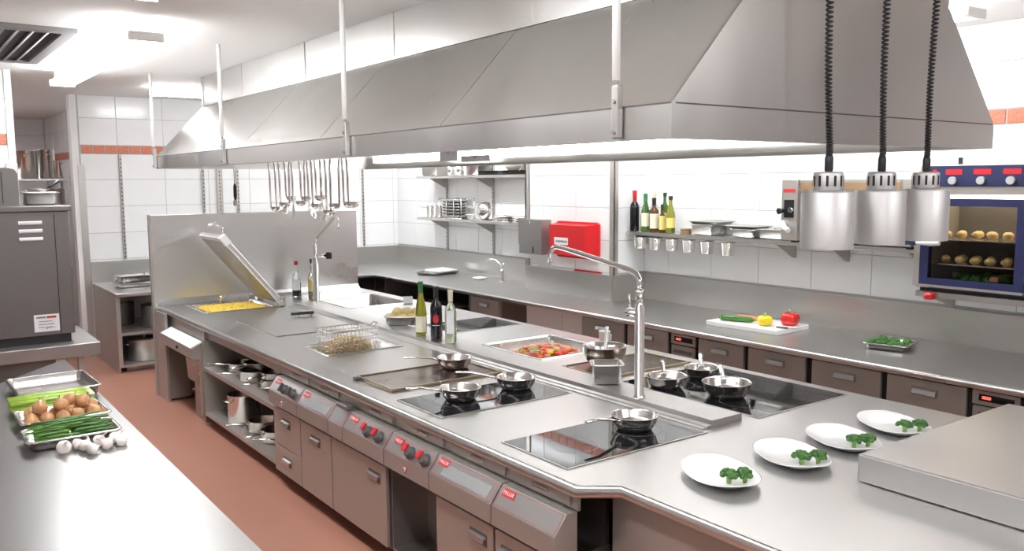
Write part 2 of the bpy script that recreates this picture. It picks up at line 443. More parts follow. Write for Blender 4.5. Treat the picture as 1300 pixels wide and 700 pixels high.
# interior: filter ceiling and lamps
hp(MB().box(2.72, Y0 + .1, 2.80, 3.98, Y1 - .1, 2.82), 'inner_ceiling', 'steel_shelf')
for y in (2.95, 4.6, 6.25, 7.9):
    hp(MB().prism([(X1 - .0125, 2.315), (X1 - .0125, 2.40), (X1 - .05, 2.415), (X1 - .04, 2.315)], 'y', y - .815, y + .815), 'hood_lamp', 'hood_glow')
# suspension rods with brackets
for y in (2.33, 4.59, 6.79, 8.88):
    rd = hp(MB().tube([(2.175, y, 2.46), (2.175, y, H)], .0155, 10), 'suspension_rod', 'white_paint')
    bk = hp(MB().box(2.166, y - .016, Z0 + .006, 2.196, y + .016, 2.445, .005), 'rod_bracket', 'steel_shelf')
    for z in (2.275, 2.385):
        MB().smooth = True
        MB().tube([(2.168, y, z), (2.158, y, z)], .0085, 8).build('bolt', 'steel_dull', bk, world=True)
    hp(MB().tube([(2.175, y, 2.44), (2.175, y, 2.47)], .008, 8), 'threaded_stud', 'steel_dull')
# white cards clipped to the inner rim
for y0_, y1_, za, zb, lb in ((6.92, 7.24, 2.30, 2.392, 'upright white card clipped inside the hood rim above the wall shelves'), (6.38, 6.86, 2.285, 2.34, 'long white card clipped inside the hood rim next to the upright card')):
    cd = thing('paper_card', lb, 'card', (4.425, (y0_ + y1_) / 2, za))
    w_ = (y1_ - y0_) / 2
    MB().box(0, -w_, 0, .004, w_, zb - za).build('sheet', 'paper', cd)
    MB().box(-.006, -.02, zb - za - .02, .062, .02, zb - za - .012).build('clip', 'steel_dull', cd)
# rail with hooks under the hood
rail = thing('utensil_rail', 'thin steel rail under the hood carrying hanging ladles', 'rail', (2.9, 7.4, 2.30))
MB().tube([(0, -1.4, 0), (0, 1.4, 0)], .009, 8).build('bar', 'steel_pan', rail)
for y in (-1.35, 0, 1.35):
    MB().tube([(0, y, 0), (0, y, .50)], .006, 6).build('hanger', 'steel_pan', rail)

def utensil(kind, y, L, rz, label):
    t = thing('kitchen_' + kind, label, kind, (2.9, y, 2.299), rz, 'utensils hanging from the hood rail')
    hk = [(0, -.010, -.014), (0, -.012, .002), (0, 0, .0125), (0, .012, .002), (0, .008, -.03)]
    tip = (0, 0, -L + .06)
    MB().tube(hk + [(0, .002, -.09), tip], [.005] * 4 + [.009, .010, .007], 6).build('shaft', 'steel_pan', t)
    if kind == 'ladle':
        prof = [(.004, -.045), (.026, -.040), (.042, -.024), (.048, 0), (.046, 0), (.040, -.022), (.025, -.036), (.004, -.041)]
        MB().lathe(prof, 14, 0, -.045, -L + .06).build('bowl', 'steel_pan', t)
    elif kind == 'skimmer':
        MB().lathe([(.004, -.014), (.045, -.008), (.058, 0), (.056, .002), (.044, -.004), (.004, -.010)], 14, 0, 0, 0).build('mesh_disc', 'steel_pan', t, loc=(0, -.03, -L + .03), rot=(1.15, 0, 0))
    elif kind == 'spatula':
        MB().prism([(-.028, 0), (-.04, -.10), (.04, -.10), (.028, 0), (.006, .03), (-.006, .03)], 'y', -.0015, .0015).build('blade', 'steel_pan', t, loc=(0, 0, -L + .05))
    elif kind == 'whisk':
        mb = MB()
        for k in range(5):
            a = PI * k / 5; c, s_ = math.cos(a), math.sin(a)
            mb.tube([(c * r, s_ * r, z) for r, z in ((.004, .02), (.026, -.06), (.03, -.10), (.016, -.135), (0, -.142), (-.016, -.135), (-.03, -.10), (-.026, -.06), (-.004, .02))], .0016, 5)
        mb.build('wires', 'steel_pan', t, loc=(0, 0, -L + .08))
        MB().tube([(0, 0, -L * .35), (0, 0, -L + .09)], .011, 8).build('grip', 'steel_pan', t)
ul = {'ladle': 'steel ladle hanging from the rail under the hood', 'skimmer': 'round steel skimmer hanging from the rail under the hood',
      'spatula': 'flat steel spatula hanging from the rail under the hood', 'whisk': 'steel wire whisk hanging from the rail under the hood'}
ulist = [('ladle', 7.74, .42, 1.5), ('ladle', 7.60, .42, 1.8), ('skimmer', 7.50, .40, .6), ('ladle', 7.36, .33, 1.0), ('ladle', 7.28, .38, -1.6), ('spatula', 7.20, .42, .9),
         ('ladle', 7.02, .33, 1.6), ('ladle', 6.94, .36, -1.2), ('skimmer', 6.86, .42, .8), ('ladle', 6.78, .38, .3), ('ladle', 6.70, .32, 2.0), ('whisk', 6.60, .40, 0),
         ('spatula', 6.50, .41, .8), ('ladle', 6.42, .42, -.7), ('ladle', 6.26, .37, -1.4), ('ladle', 6.18, .36, 1.6), ('ladle', 6.10, .36, .5)]
for k, y, L, rz in ulist: utensil(k, y, L * 1.14, rz, ul[k])
sp = thing('kitchen_brush', 'black handled brush hanging alone at the end of the hood rail', 'brush', (2.9, 8.72, 2.299), 1.2)
MB().tube([(0, -.010, -.014), (0, -.012, .002), (0, 0, .0125), (0, .012, .002), (0, .004, -.03), (0, 0, -.24)], .0045, 6).build('shaft', 'steel_pan', sp)
MB().tube([(0, 0, -.20), (0, 0, -.23), (0, 0, -.33), (0, 0, -.37)], [.007, .016, .017, .008], 8).build('grip', 'black_plastic', sp)
MB().box(-.06, -.02, -.43, .04, .02, -.365, .01).build('head', 'steel_pan', sp)
# ------------------------------------------------------------------ cooking island
ZT = .90
IX0, IX1, IYN, IYF = 2.13, 4.35, .95, 8.86
# rectangular openings in the worktop: x0,x1,y0,y1
HOLES = [(2.38, 3.04, 8.06, 8.76), (2.45, 3.01, 5.52, 5.94), (3.55, 4.2, 7.50, 8.32), (3.52, 4.14, 4.50, 5.18)]
isl = thing('island_worktop', 'long brushed steel worktop of the central cooking island', 'worktop', (3.24, 5.0, 0))
xs = sorted({IX0 + .02, IX1, 2.28} | {h[0] for h in HOLES} | {h[1] for h in HOLES})
ys = sorted({IYN, IYF, 2.39, 2.50} | {h[2] for h in HOLES} | {h[3] for h in HOLES})
top = MB()
for xa, xb in zip(xs[:-1], xs[1:]):
    for ya, yb in zip(ys[:-1], ys[1:]):
        cx, cy = (xa + xb) / 2, (ya + yb) / 2
        if any(h[0] < cx < h[1] and h[2] < cy < h[3] for h in HOLES): continue
        if cy < 2.39 and cx < 2.28: continue
        if 2.39 < cy < 2.50 and cx < 2.28:
            top.add([(2.15, 2.50, ZT), (2.28, 2.40, ZT), (2.28, 2.50, ZT)], [(0, 1, 2)], False)
            top.add([(2.15, 2.50, ZT - .01), (2.28, 2.40, ZT - .01), (2.28, 2.50, ZT - .01)], [(2, 1, 0)], False)
            continue
        top.add([(xa, ya, ZT), (xb, ya, ZT), (xb, yb, ZT), (xa, yb, ZT)], [(0, 1, 2, 3)], False)
        top.add([(xa, ya, ZT - .01), (xb, ya, ZT - .01), (xb, yb, ZT - .01), (xa, yb, ZT - .01)], [(3, 2, 1, 0)], False)
top.build('top_sheet', 'steel_worktop', isl, world=True)
# rolled front edge, following the notch
edge = MB()
prof = [(.02, 0), (.008, -.003), (0, -.012), (-.001, -.04), (.006, -.05), (.02, -.052), (.03, -.05), (.03, -.006)]
path = [(2.13, IYF), (2.13, 2.50), (2.272, 2.395), (2.272, IYN)]
nrm = [(1, 0), (1, .3), (1, .35), (1, 0)]
edge.loft([[(px + nx * a, py + ny * a, ZT + z) for a, z in prof] for (px, py), (nx, ny) in zip(path, nrm)], True, True, True)
edge.build('front_edge', 'steel_worktop', isl, world=True)
MB().box(2.185, 2.55, .77, 2.20, 8.84, .852).build('apron', 'steel_front', isl, world=True)
for nm_, lb_, bx_ in (('base_panel', 'steel base panel below the plates at the near end of the island', (2.33, IYN + .05, 0, 2.345, 2.50, .8895)), ('base_panel', 'long steel panel closing the aisle side of the island', (IX1 - .05, IYN + .06, 0, IX1 - .03, IYF - .01, .8895)), ('base_panel', 'short steel panel closing the near end of the island', (2.36, IYN + .03, 0, IX1 - .06, IYN + .05, .8895))):
    t_ = thing(nm_, lb_, 'panel', ((bx_[0] + bx_[3]) / 2, (bx_[1] + bx_[4]) / 2, 0)); MB().box(bx_[0], bx_[1], .1, *bx_[3:]).build('sheet', 'steel_front', t_, world=True); MB().box(bx_[0] + .003, bx_[1] + .003, 0, bx_[3] - .003, bx_[4] - .003, .0995).build('skirting', 'steel_dull', t_, world=True)
# raised centre ridge with a bright lower lip
rdg = thing('centre_ledge', 'low raised steel ledge running down the middle of the island', 'ledge', (3.28, 5.3, ZT))
MB().prism([(3.15, ZT + .0005), (3.155, ZT + .012), (3.185, ZT + .014), (3.19, ZT + .035), (3.40, ZT + .035), (3.41, ZT + .028), (3.41, ZT + .0005)], 'y', 2.72, 7.96).build('ledge', 'steel_worktop', rdg, world=True)
MB().box(3.12, 2.72, ZT + .0005, 3.148, 7.96, ZT + .006).build('gutter_strip', 'steel_shelf', rdg, world=True)
# basins under the openings
def basin(parent, h, depth, mat='steel_tray', rim=.02, name='basin'):
    cx, cy = (h[0] + h[1]) / 2, (h[2] + h[3]) / 2; a, b_ = (h[1] - h[0]) / 2, (h[3] - h[2]) / 2
    mb = MB()
    mb.loft([rrect(a + rim, b_ + rim, .03, ZT + .001, 3, cx, cy), rrect(a + rim - .003, b_ + rim - .003, .03, ZT + .005, 3, cx, cy), rrect(a - .004, b_ - .004, .028, ZT + .005, 3, cx, cy),
             rrect(a - .01, b_ - .01, .028, ZT - .01, 3, cx, cy), rrect(a - .02, b_ - .02, .028, ZT - depth + .02, 3, cx, cy), rrect(a - .045, b_ - .045, .02, ZT - depth, 3, cx, cy)], False, True, True)
    return mb.build(name, mat, parent, world=True)

# splash panel at the far end
pn = thing('splash_panel', 'tall brushed steel splash panel closing the far end of the island', 'panel', (3.2, 8.9, 0))
MB().box(2.10, 8.865, 0.02, 4.31, 8.895, 1.795, .004).build('sheet', 'steel_panel', pn, world=True)
MB().box(2.085, 8.85, .0, 2.105, 8.905, 1.80).build('edge_strip', 'steel_front', pn, world=True)
MB().prism([(8.865, .902), (8.865, .96), (8.85, .93), (8.82, .908), (8.80, .902)], 'x', 2.15, 4.31).build('cove', 'steel_panel', pn, world=True)

# --- tilting pan
bp_ = thing('tilting_pan', 'tilting pan set in the island with its hinged lid raised', 'tilting pan', (2.71, 8.4, 0))
basin(bp_, HOLES[0], .16, 'steel_tray', .025, 'pan_well')
# lid hinged along y at x=3.06
ang = math.atan2(.68, -.56); L = .86
lid = MB(); lid.box(0, -.34, -.028, L, .34, .028, .012)
lidm = lid.build('lid', 'steel_panel', bp_, loc=(3.075 - 2.71, 8.36 - 8.4, .945), rot=(0, -ang, 0))
MB().box(.03, -.30, .029, L - .04, .30, .033).build('inner_liner', 'steel_dull', lidm)
MB().box(L - .1, -.345, -.035, L + .004, -.29, .035, .006).build('corner_cap', 'paper', lidm)
MB().tube([(L - .03, -.26, -.03), (L + .04, -.26, -.07), (L + .12, -.26, -.05), (L + .15, -.26, .03)], .011, 8).build('lid_handle', 'chrome', lidm)
for y_ in (8.02, 8.62): MB().box(3.05, y_, ZT + .001, 3.12, y_ + .08, 1.0, .01).build('hinge', 'steel_shelf', bp_, world=True)
MB().tube([(3.09, 8.0, .945), (3.09, 8.72, .945)], .022, 10).build('hinge_tube', 'steel_shelf', bp_, world=True)
MB().tube([(2.70, 8.70, ZT + .005), (2.70, 8.70, .95), (2.74, 8.70, .97)], .018, 8).build('fill_spout', 'chrome', bp_, world=True)
# front body below
MB().prism([(2.15, .74), (2.05, .69), (2.05, .60), (2.16, .585)], 'y', 7.47, 8.50).build('control_box', 'steel_front', bp_, world=True)
MB().prism([(2.149, .7405), (2.052, .692), (2.050, .694), (2.147, .7425)], 'y', 7.50, 8.46).build('control_plate', 'paper', bp_, world=True)
MB().tube([(2.05, 7.9, .645), (2.035, 7.9, .645)], .014, 10).build('knob', 'black_plastic', bp_, world=True)
MB().box(2.16, 7.46, .62, 2.36, 8.84, .85).build('body', 'steel_front', bp_, world=True)
MB().box(2.14, 8.55, .02, 2.34, 8.84, .62).build('support_panel', 'steel_front', bp_, world=True)
MB().box(2.12, 7.46, .10, 2.36, 7.50, .62).build('side_panel', 'steel_front', bp_, world=True)
MB().box(2.10, 8.50, .0, 2.125, 8.84, .86).build('front_panel', 'steel_front', bp_, world=True)
dr = thing('drip_container', 'deep steel drip container hanging below the tilting pan', 'container', (2.22, 7.73, .36))
MB().loft([rrect(.09, .19, .02, 0), rrect(.10, .21, .02, .22), rrect(.115, .225, .02, .225), rrect(.115, .225, .02, .235), rrect(.098, .208, .02, .235), rrect(.088, .188, .02, .01)], True, True).build('body', 'steel_tray', dr)
MB().box(-.135, -.02, .20, -.113, .02, .235, .004).build('handle', 'steel_dull', dr)
MB().box(-.08, -.19, -.02, .08, .19, -.0005).build('support_tray', 'steel_dull', dr)
MB().box(-.04, -.15, -.36, .04, .15, -.02).build('foot', 'steel_dull', dr)

# --- open shelf unit
us = thing('open_shelf_unit', 'open steel shelf unit under the island worktop, full of pots', 'shelf unit', (2.5, 6.58, 0))
for y in (5.715, 7.43):
    MB().box(2.135, y - .015, .10, 3.05, y + .015, .755).build('side_panel', 'steel_front', us, world=True)
MB().box(2.13, 5.73, .11, 3.05, 7.415, .135).build('bottom_shelf', 'steel_front', us, world=True)
MB().box(2.135, 5.73, .50, 3.05, 7.415, .53).build('middle_shelf', 'steel_front', us, world=True)
MB().box(3.05, 5.70, .10, 3.065, 7.445, .755).build('back_panel', 'dark_grey', us, world=True)  # shade inside the unit is put into this panel's dark colour
MB().box(2.25, 5.75, 0, 2.8, 7.40, .109).build('plinth', 'steel_dull', us, world=True)

# --- front cabinets with sloped control fascia
SL = (2.13, .770); SB = (2.066, .686)
slope_ang = math.atan2(SL[1] - SB[1], SL[0] - SB[0])
N_OUT = Vector((-(SL[1] - SB[1]), 0, SL[0] - SB[0])).normalized()
U_UP = Vector((SL[0] - SB[0], 0, SL[1] - SB[1])).normalized()
SLOPE_ROT = Matrix(((0, U_UP.x, N_OUT.x), (-1, 0, 0), (0, U_UP.z, N_OUT.z))).to_euler()
def on_slope(y, t, off=0.0):
    p = Vector((SB[0], y, SB[1])) + U_UP * (t * .1056) + N_OUT * off
    return p
def fascia(par, ya, yb, lower=True, mat='steel_front', slope_mat='steel_panel'):
    g = .0025
    f = MB().prism([SL, SB, (2.066, .598), (2.10, .590), (2.183, .590), (2.183, .770)], 'y', ya + g, yb - g).build('fascia', mat, par, world=True)
    o = wloc(par)
    pl = MB().box(-(yb - ya) / 2 + .006, -.049, -.001, (yb - ya) / 2 - .006, .049, .0015).build('slope_plate', slope_mat, par, loc=on_slope((ya + yb) / 2, .5, .001) - o, rot=SLOPE_ROT)
    # fine red outline as printed on the plate
    w, h = (yb - ya) / 2 - .012, .045; t = .0014
    MB().box(-w, h - t, .0015, w, h, .0022).box(-w, -h, .0015, w, -h + t, .0022).box(-w, -h, .0015, -w + t, h, .0022).box(w - t, -h, .0015, w, h, .0022).build('outline', 'label_red', pl)
    return pl
def brand(par, y, t=.68):
    o = wloc(par)
    pl = MB().box(-.042, -.017, 0, .042, .017, .002).build('badge', 'label_red', par, loc=on_slope(y, t, .0035) - o, rot=SLOPE_ROT)
    text('PALUX', .024, pl, (0, 0, .0022), (0, 0, 0), 'paper', sx=1.05)
def knob(par, y, red=True):
    o = wloc(par)
    k = MB().lathe([(.034, 0), (.034, .006), (.029, .01), (.027, .026), (.022, .03)], 18).build('knob', 'dark_grey', par, loc=on_slope(y, .42, .003) - o, rot=SLOPE_ROT)
    MB().box(-.045, -.010, .024, -.01 if red else -.02, .034, .040, .004).build('pointer', 'knob_red', k) if red else MB().box(-.008, -.030, .028, .008, .030, .046, .004).build('pointer', 'knob_red' if red else 'dark_grey', k)
    return k
def pull(par, x, y, z, w=.11, mat='chrome'):
    return MB().prism([(x - .001, z + .018), (x - .018, z + .012), (x - .022, z - .012), (x - .017, z - .012), (x - .013, z + .006), (x - .001, z + .006)], 'y', y - w / 2, y + w / 2).build('handle', mat, par, world=True)
def front(par, ya, yb, za, zb, name, hy=None, hz=None, x=2.10):
    d = MB().box(x, ya + .004, za, x + .022, yb - .004, zb, .003).build(name, 'steel_front', par, world=True)
    hy = (ya + yb) / 2 if hy is None else hy
    hz = zb - .085 if hz is None else hz
    MB().box(x - .0015, hy - .07, hz - .03, x + .0005, hy + .07, hz + .03).build('recess', 'dark_grey', d, world=True)
    pull(d, x, hy, hz, .125, 'steel_panel')
    return d
def carcass(par, ya, yb):
    MB().box(2.124, ya + .002, .10, 2.36, ya + .014, .585).box(2.124, yb - .014, .10, 2.36, yb - .002, .585).box(2.124, ya + .014, .10, 2.36, yb - .014, .115).box(2.34, ya + .014, .115, 2.36, yb - .014, .77).build('carcass', 'steel_dull', par, world=True)
    MB().box(2.25, ya + .03, 0, 2.34, yb - .03, .099).build('plinth', 'steel_dull', par, world=True)
# apron drip drawers
def drip(par, ya, yb):
    d = MB().box(2.172, ya + .01, .782, 2.1845, yb - .01, .842, .002).build('drip_tray', 'steel_front', par, world=True)
    MB().box(2.162, (ya + yb) / 2 - .05, .80, 2.1715, (ya + yb) / 2 + .05, .818, .003).build('handle', 'steel_tray', d, world=True)

u = thing('drawer_unit', 'narrow steel two-drawer unit with two knobs next to the pot shelves', 'cabinet', (2.3, 5.45, 0))
carcass(u, 5.225, 5.70); fascia(u, 5.20, 5.69); brand(u, 5.60, .72); knob(u, 5.45, False); knob(u, 5.31, False)
MB().tube([(2.066, 5.44, .635), (2.058, 5.44, .635)], .012, 10).build('lock', 'chrome', u, world=True)
front(u, 5.23, 5.70, .305, .565, 'drawer', 5.47); front(u, 5.23, 5.70, .11, .298, 'drawer', 5.47); drip(u, 5.24, 5.66)
u = thing('door_cabinet', 'tall narrow steel cabinet door under a blank grey display strip', 'cabinet', (2.3, 4.98, 0))
carcass(u, 4.745, 5.22); pl = fascia(u, 4.715, 5.195); brand(u, 5.12, .75)
MB().box(-.18, -.035, .0016, .20, .022, .003).build('display_strip', 'display_grey', pl)
front(u, 4.75, 5.225, .11, .565, 'door', 4.98); drip(u, 4.78, 5.18)
u = thing('door_cabinet', 'wide steel cabinet door below a blank steel plate and two red knobs', 'cabinet', (2.3, 4.39, 0))
carcass(u, 4.04, 4.74); fascia(u, 4.515, 4.71, slope_mat='steel_panel'); fascia(u, 4.005, 4.51); brand(u, 4.42, .70); knob(u, 4.22); knob(u, 4.09)
MB().box(2.10, 4.53, .775, 2.15, 4.66, .80, .006).build('bracket', 'steel_dull', u, world=True)
front(u, 4.045, 4.745, .11, .565, 'door', 4.18); drip(u, 4.08, 4.50)
u = thing('niche_cabinet', 'open dark niche cabinet with two red knobs and a red triangle mark', 'cabinet', (2.3, 3.76, 0))
carcass(u, 3.535, 4.03); fascia(u, 3.535, 4.0); brand(u, 3.90, .70); knob(u, 3.745); knob(u, 3.60)
MB().prism([(3.79, .655), (3.765, .615), (3.74, .655)], 'x', 2.0635, 2.0655).build('triangle_mark', 'label_red', u, world=True)
MB().prism([(3.781, .649), (3.765, .625), (3.749, .649)], 'x', 2.062, 2.0634).build('triangle_centre', 'paper', u, world=True)
drip(u, 3.56, 3.97)
u = thing('door_cabinet', 'steel cabinet with two red badges at the notched end of the island', 'cabinet', (2.3, 3.0, 0))
carcass(u, 2.54, 3.53); pl = fascia(u, 3.0, 3.53); brand(u, 3.45, .72)
MB().box(-.17, -.035, .0016, .22, .022, .003).build('display_strip', 'display_grey', pl)
pl = fascia(u, 2.55, 2.995); brand(u, 2.92, .72)
front(u, 3.03, 3.525, .11, .565, 'door', 3.15); front(u, 2.545, 3.02, .11, .565, 'door', 2.9); drip(u, 3.03, 3.48); drip(u, 2.58, 2.98)

# --- fryer with basket
fr = thing('deep_fryer', 'built-in fryer well with a rounded steel rim in the island', 'fryer', (2.73, 5.73, 0))
basin(fr, HOLES[1], .14, 'steel_tray', .028, 'fryer_well')
bk = thing('fryer_basket', 'wire fryer basket filled with pale golden noodles', 'basket', (2.66, 5.68, .83))
mb = MB()
hx, hy, hz = .20, .13, .22
for z in (0, .055, .11, .165, .22):
    r = rrect(hx - .02 * (1 - z / .22), hy - .015 * (1 - z / .22), .03, z, 2); mb.tube(r + [r[0]], .003 if z < .2 else .005, 5, False)
for i in range(-5, 6):
    x = i * hx / 5.6
    mb.tube([(x * .92, -hy, .22), (x * .92, -hy + .015, 0), (x * .92, hy - .015, 0), (x * .92, hy, .22)], .0022, 4)
for i in range(-3, 4):
    y = i * hy / 3.8
    mb.tube([(-hx, y * .92, .22), (-hx + .02, y * .92, 0), (hx - .02, y * .92, 0), (hx, y * .92, .22)], .0022, 4)
mb.build('wire_frame', 'steel_pan', bk)
MB().tube([(hx, .03, .215), (hx + .03, .03, .24), (hx + .03, -.03, .24), (hx, -.03, .215)], .005, 6).build('handle', 'steel_pan', bk)
MB().tube([(-.12, hy - .02, .0), (-.12, hy - .01, -.07)], .004, 5).tube([(.12, -hy + .02, .0), (.12, -hy + .01, -.07)], .004, 5).tube([(-.12, -hy + .02, .0), (-.12, -hy + .01, -.07)], .004, 5).build('support_wires', 'steel_pan', bk)
mb = MB()
rnd = random.Random(3)
for i in range(650):
    x = rnd.uniform(-.165, .165); y = rnd.uniform(-.10, .10); z = .02 + .13 * rnd.random() * (1 - .5 * (abs(x) / .17) ** 2)
    a = rnd.uniform(0, PI); l = rnd.uniform(.02, .035); dz = rnd.uniform(-.012, .015)
    mb.tube([(x - l * math.cos(a), y - l * math.sin(a) * .6, z), (x, y, z + .012), (x + l * math.cos(a), y + l * math.sin(a) * .6, z + dz)], .004, 4)
tag(mb.build('fried_noodles', 'fries', None, loc=(2.66, 5.68, .835)), 'pile of pale golden noodles inside the wire basket', 'noodles', kind='stuff')

# --- flat cover with black handle
cv = thing('well_cover', 'flat steel well cover with a black bar handle', 'cover', (2.78, 6.85, ZT))
MB().box(-.36, -.40, .0, .36, .55, .008, .003).build('plate', 'steel_worktop', cv)
MB().tube([(.10, .44, .035), (.30, .41, .035)], .014, 8).build('bar', 'black_plastic', cv)
MB().tube([(.17, .433, .006), (.17, .433, .03)], .006, 6).tube([(.28, .417, .006), (.28, .417, .03)], .006, 6).build('posts', 'steel_dull', cv)

# --- sink
sk = thing('sink', 'square steel sink sunk in the island beside the splash panel', 'sink', (3.87, 7.9, 0))
basin(sk, HOLES[2], .22, 'steel_tray', .025); MB().lathe([(.035, 0), (.04, .004), (.02, .004), (.018, .001)], 14, 3.87, 7.9, ZT - .2195).build('drain', 'chrome', sk, world=True)
cdo = thing('paper_card', 'small white card standing on the sink rim', 'card', (4.13, 7.40, ZT + .001)); MB().box(-.045, -.003, 0, .045, .003, .075).build('sheet', 'paper', cdo, rot=(0, 0, -.5)); MB().box(-.046, -.012, 0, .046, .012, .006).build('foot', 'steel_dull', cdo, rot=(0, 0, -.5))

# --- vegetable pan well
vw = thing('pan_well', 'built-in deep square pan holding chopped vegetables', 'pan', (3.83, 4.84, 0))
basin(vw, HOLES[3], .12, 'steel_tray', .02)
mb = MB(); rnd = random.Random(5)
for i in range(330):
    x = rnd.uniform(3.58, 4.08); y = rnd.uniform(4.56, 5.12)
    hgt = .005 + .085 * max(0, 1 - ((x - 3.84) / .26) ** 2 - ((y - 4.80) / .32) ** 2)
    mb.mi(rnd.choice([0, 0, 0, 1, 2, 3, 4, 4, 4] if y < 4.9 else [1, 2, 3, 0, 0, 4]))
    mb.blob((x, y, ZT - .10 + hgt + rnd.uniform(0, .02)), rnd.uniform(.016, .032), i, 6, 4, .3, (1.2, 1, .7))
tag(mb.build('chopped_vegetables', ['veg_red', 'veg_orange', 'veg_green', 'pepper_yellow', 'veg_pink']), 'heap of chopped red yellow and green vegetables in the built-in pan', 'vegetables', kind='stuff')

# --- sweetcorn in the tilting pan
mb = MB(); rnd = random.Random(6)
mb.loft([rrect(.27, .26, .06, .0, 3), rrect(.26, .25, .06, .03, 3), rrect(.2, .2, .06, .045, 3)], True, True)
for i in range(900):
    x = rnd.uniform(-.28, .28); y = rnd.uniform(-.27, .27)
    mb.blob((x, y, .028 + .02 * max(0, 1 - (x / .28) ** 2) * max(0, 1 - (y / .27) ** 2) + rnd.uniform(-.004, .008)), rnd.uniform(.010, .017), i, 5, 4, .25)
tag(mb.build('yellow_noodles', 'corn', None, loc=(2.71, 8.41, ZT - .055)), 'bright yellow pasta spread in the tilting pan', 'food', kind='stuff')
MB().box(2.44, 8.12, ZT - .159, 2.98, 8.70, ZT - .0555).build('false_bottom', 'steel_tray', bp_, world=True)

# --- hobs and griddles
def hob(label, x0, x1, y0, y1, zones):
    t = thing('induction_hob', label, 'hob', ((x0 + x1) / 2, (y0 + y1) / 2, ZT), 0, 'black glass induction hobs')
    a, b_ = (x1 - x0) / 2, (y1 - y0) / 2
    MB().box(-a, -b_, .001, a, b_, .006, .0015).build('glass', 'black_glass', t)
    MB().box(-a - .008, -b_ - .008, .0003, a + .008, -b_ - .0005, .005).box(-a - .008, b_ + .0005, .0003, a + .008, b_ + .008, .005).box(-a - .008, -b_, .0003, -a - .0005, b_, .005).box(a + .0005, -b_, .0003, a + .008, b_, .005).build('frame', 'steel_shelf', t)
    for zx, zy in zones:
        n = 32; r0, r1 = .118, .121
        mb = MB(); lo = circ(r0, .0063, n, zx, zy); hi = circ(r1, .0063, n, zx, zy)
        mb.add(lo + hi, [(i, (i + 1) % n, n + (i + 1) % n, n + i) for i in range(n)], False)
        mb.build('zone_ring', 'induction_mark', t)
hob('black glass induction hob beside the notched corner, holding one pan', 2.24, 3.09, 2.68, 3.14, [(-.2, 0), (.2, 0)])
hob('black glass induction hob next to the brown griddle, holding two pans', 2.23, 3.08, 3.67, 4.12, [(-.2, 0), (.2, 0)])
hob('black glass induction hob behind the wine bottles, left empty', 3.60, 4.27, 5.74, 6.22, [(-.15, 0), (.17, 0)])
hob('large black glass induction hob holding three pans beyond the ridge', 3.50, 4.26, 2.69, 3.68, [(-.2, -.25), (.2, -.25), (-.2, .25), (.2, .25)])
def griddle(label, x0, x1, y0, y1, red=False):
    t = thing('griddle', label, 'griddle', ((x0 + x1) / 2, (y0 + y1) / 2, ZT)); a, b_ = (x1 - x0) / 2, (y1 - y0) / 2
    MB().box(-a, -b_, .001, a, b_, .010, .003).build('plate', 'griddle_plate', t)
    c = .014
    MB().box(-a - c, -b_ - c, .001, a + c, -b_ - .0005, .016, .002).box(-a - c, b_ + .0005, .001, a + c, b_ + c, .016, .002).box(-a - c, -b_, .001, -a - .0005, b_, .016, .002).box(a + .0005, -b_, .001, a + c, b_, .016, .002).build('rim', 'brass_rim', t)
    MB().box(-a - .05, b_ - .05, .001, -a - c - .001, b_ - .01, .018, .003).build('drain_tab', 'dark_grey', t)
steel('brass_rim', (.46, .38, .26), .3, (5, 5, 5), .05)
griddle('brown steel griddle plate between the fryer and a black hob', 2.30, 3.05, 4.32, 4.75)
griddle('brown griddle plate under the large steel mixing bowl', 3.49, 4.20, 3.80, 4.20)
# ------------------------------------------------------------------ pans, bottles, taps on the island
ZR = ZT + .035     # ridge top
def saute_pan(label, x, y, z, tip, r=.113, h=.072, group='steel saute pans on the island', mat='steel_pan', lift=.075, open_frame=False):
    a = math.atan2(tip[1] - y, tip[0] - x); ln = math.hypot(tip[0] - x, tip[1] - y)
    t = thing('saute_pan', label, 'pan', (x, y, z), a, group)
    rb = r * .74
    MB().lathe([(rb * .9, 0), (rb, .004), (rb + (r - rb) * .75, h * .55), (r, h * .97), (r + .004, h), (r + .001, h + .001), (r - .004, h * .95), (rb + (r - rb) * .72, h * .5), (rb - .004, .008), (.001, .006)], 28).build('body', mat, t)
    hd = MB(); ln = max(ln, r + .12)
    hd.tube([(r * .92, 0, h * .78), (r + .03, 0, h * .95), (ln * .75, 0, h * .85 + lift * .4), (ln, 0, h * .8 + lift * .45)], [.011, .012, .014, .012], 8, flat=.5)
    hd.build('handle', 'chrome', t)
    MB().box(r * .86, -.018, h * .55, r * .99, .018, h * .9, .004).build('bracket', 'steel_tray', t)
    return t
ZG = ZT + .0065
saute_pan('steel saute pan on the brown griddle, its long handle over the worktop', 2.90, 4.60, ZT + .0105, (2.60, 4.73), lift=.05)
saute_pan('steel saute pan standing alone nearest the front edge on the middle hob', 2.50, 3.91, ZG, (2.20, 3.98))
saute_pan('steel saute pan on the middle hob next to the centre ridge', 2.89, 3.92, ZG, (2.63, 4.16))
saute_pan('steel saute pan alone on the hob beside the notched corner', 2.86, 2.92, ZG, (2.54, 2.91))
saute_pan('steel saute pan by the tap on the hob beyond the ridge', 3.60, 3.42, ZG, (3.77, 3.62), .118, .07, lift=.11)
saute_pan('small steel saute pan farthest back on the hob beyond the ridge', 3.95, 3.46, ZG, (4.14, 3.64), .105, .065, lift=.11)
saute_pan('wide steel saute pan next to the ridge end on the hob beyond the ridge', 3.70, 3.06, ZG, (3.92, 3.30), .132, .085, lift=.11)
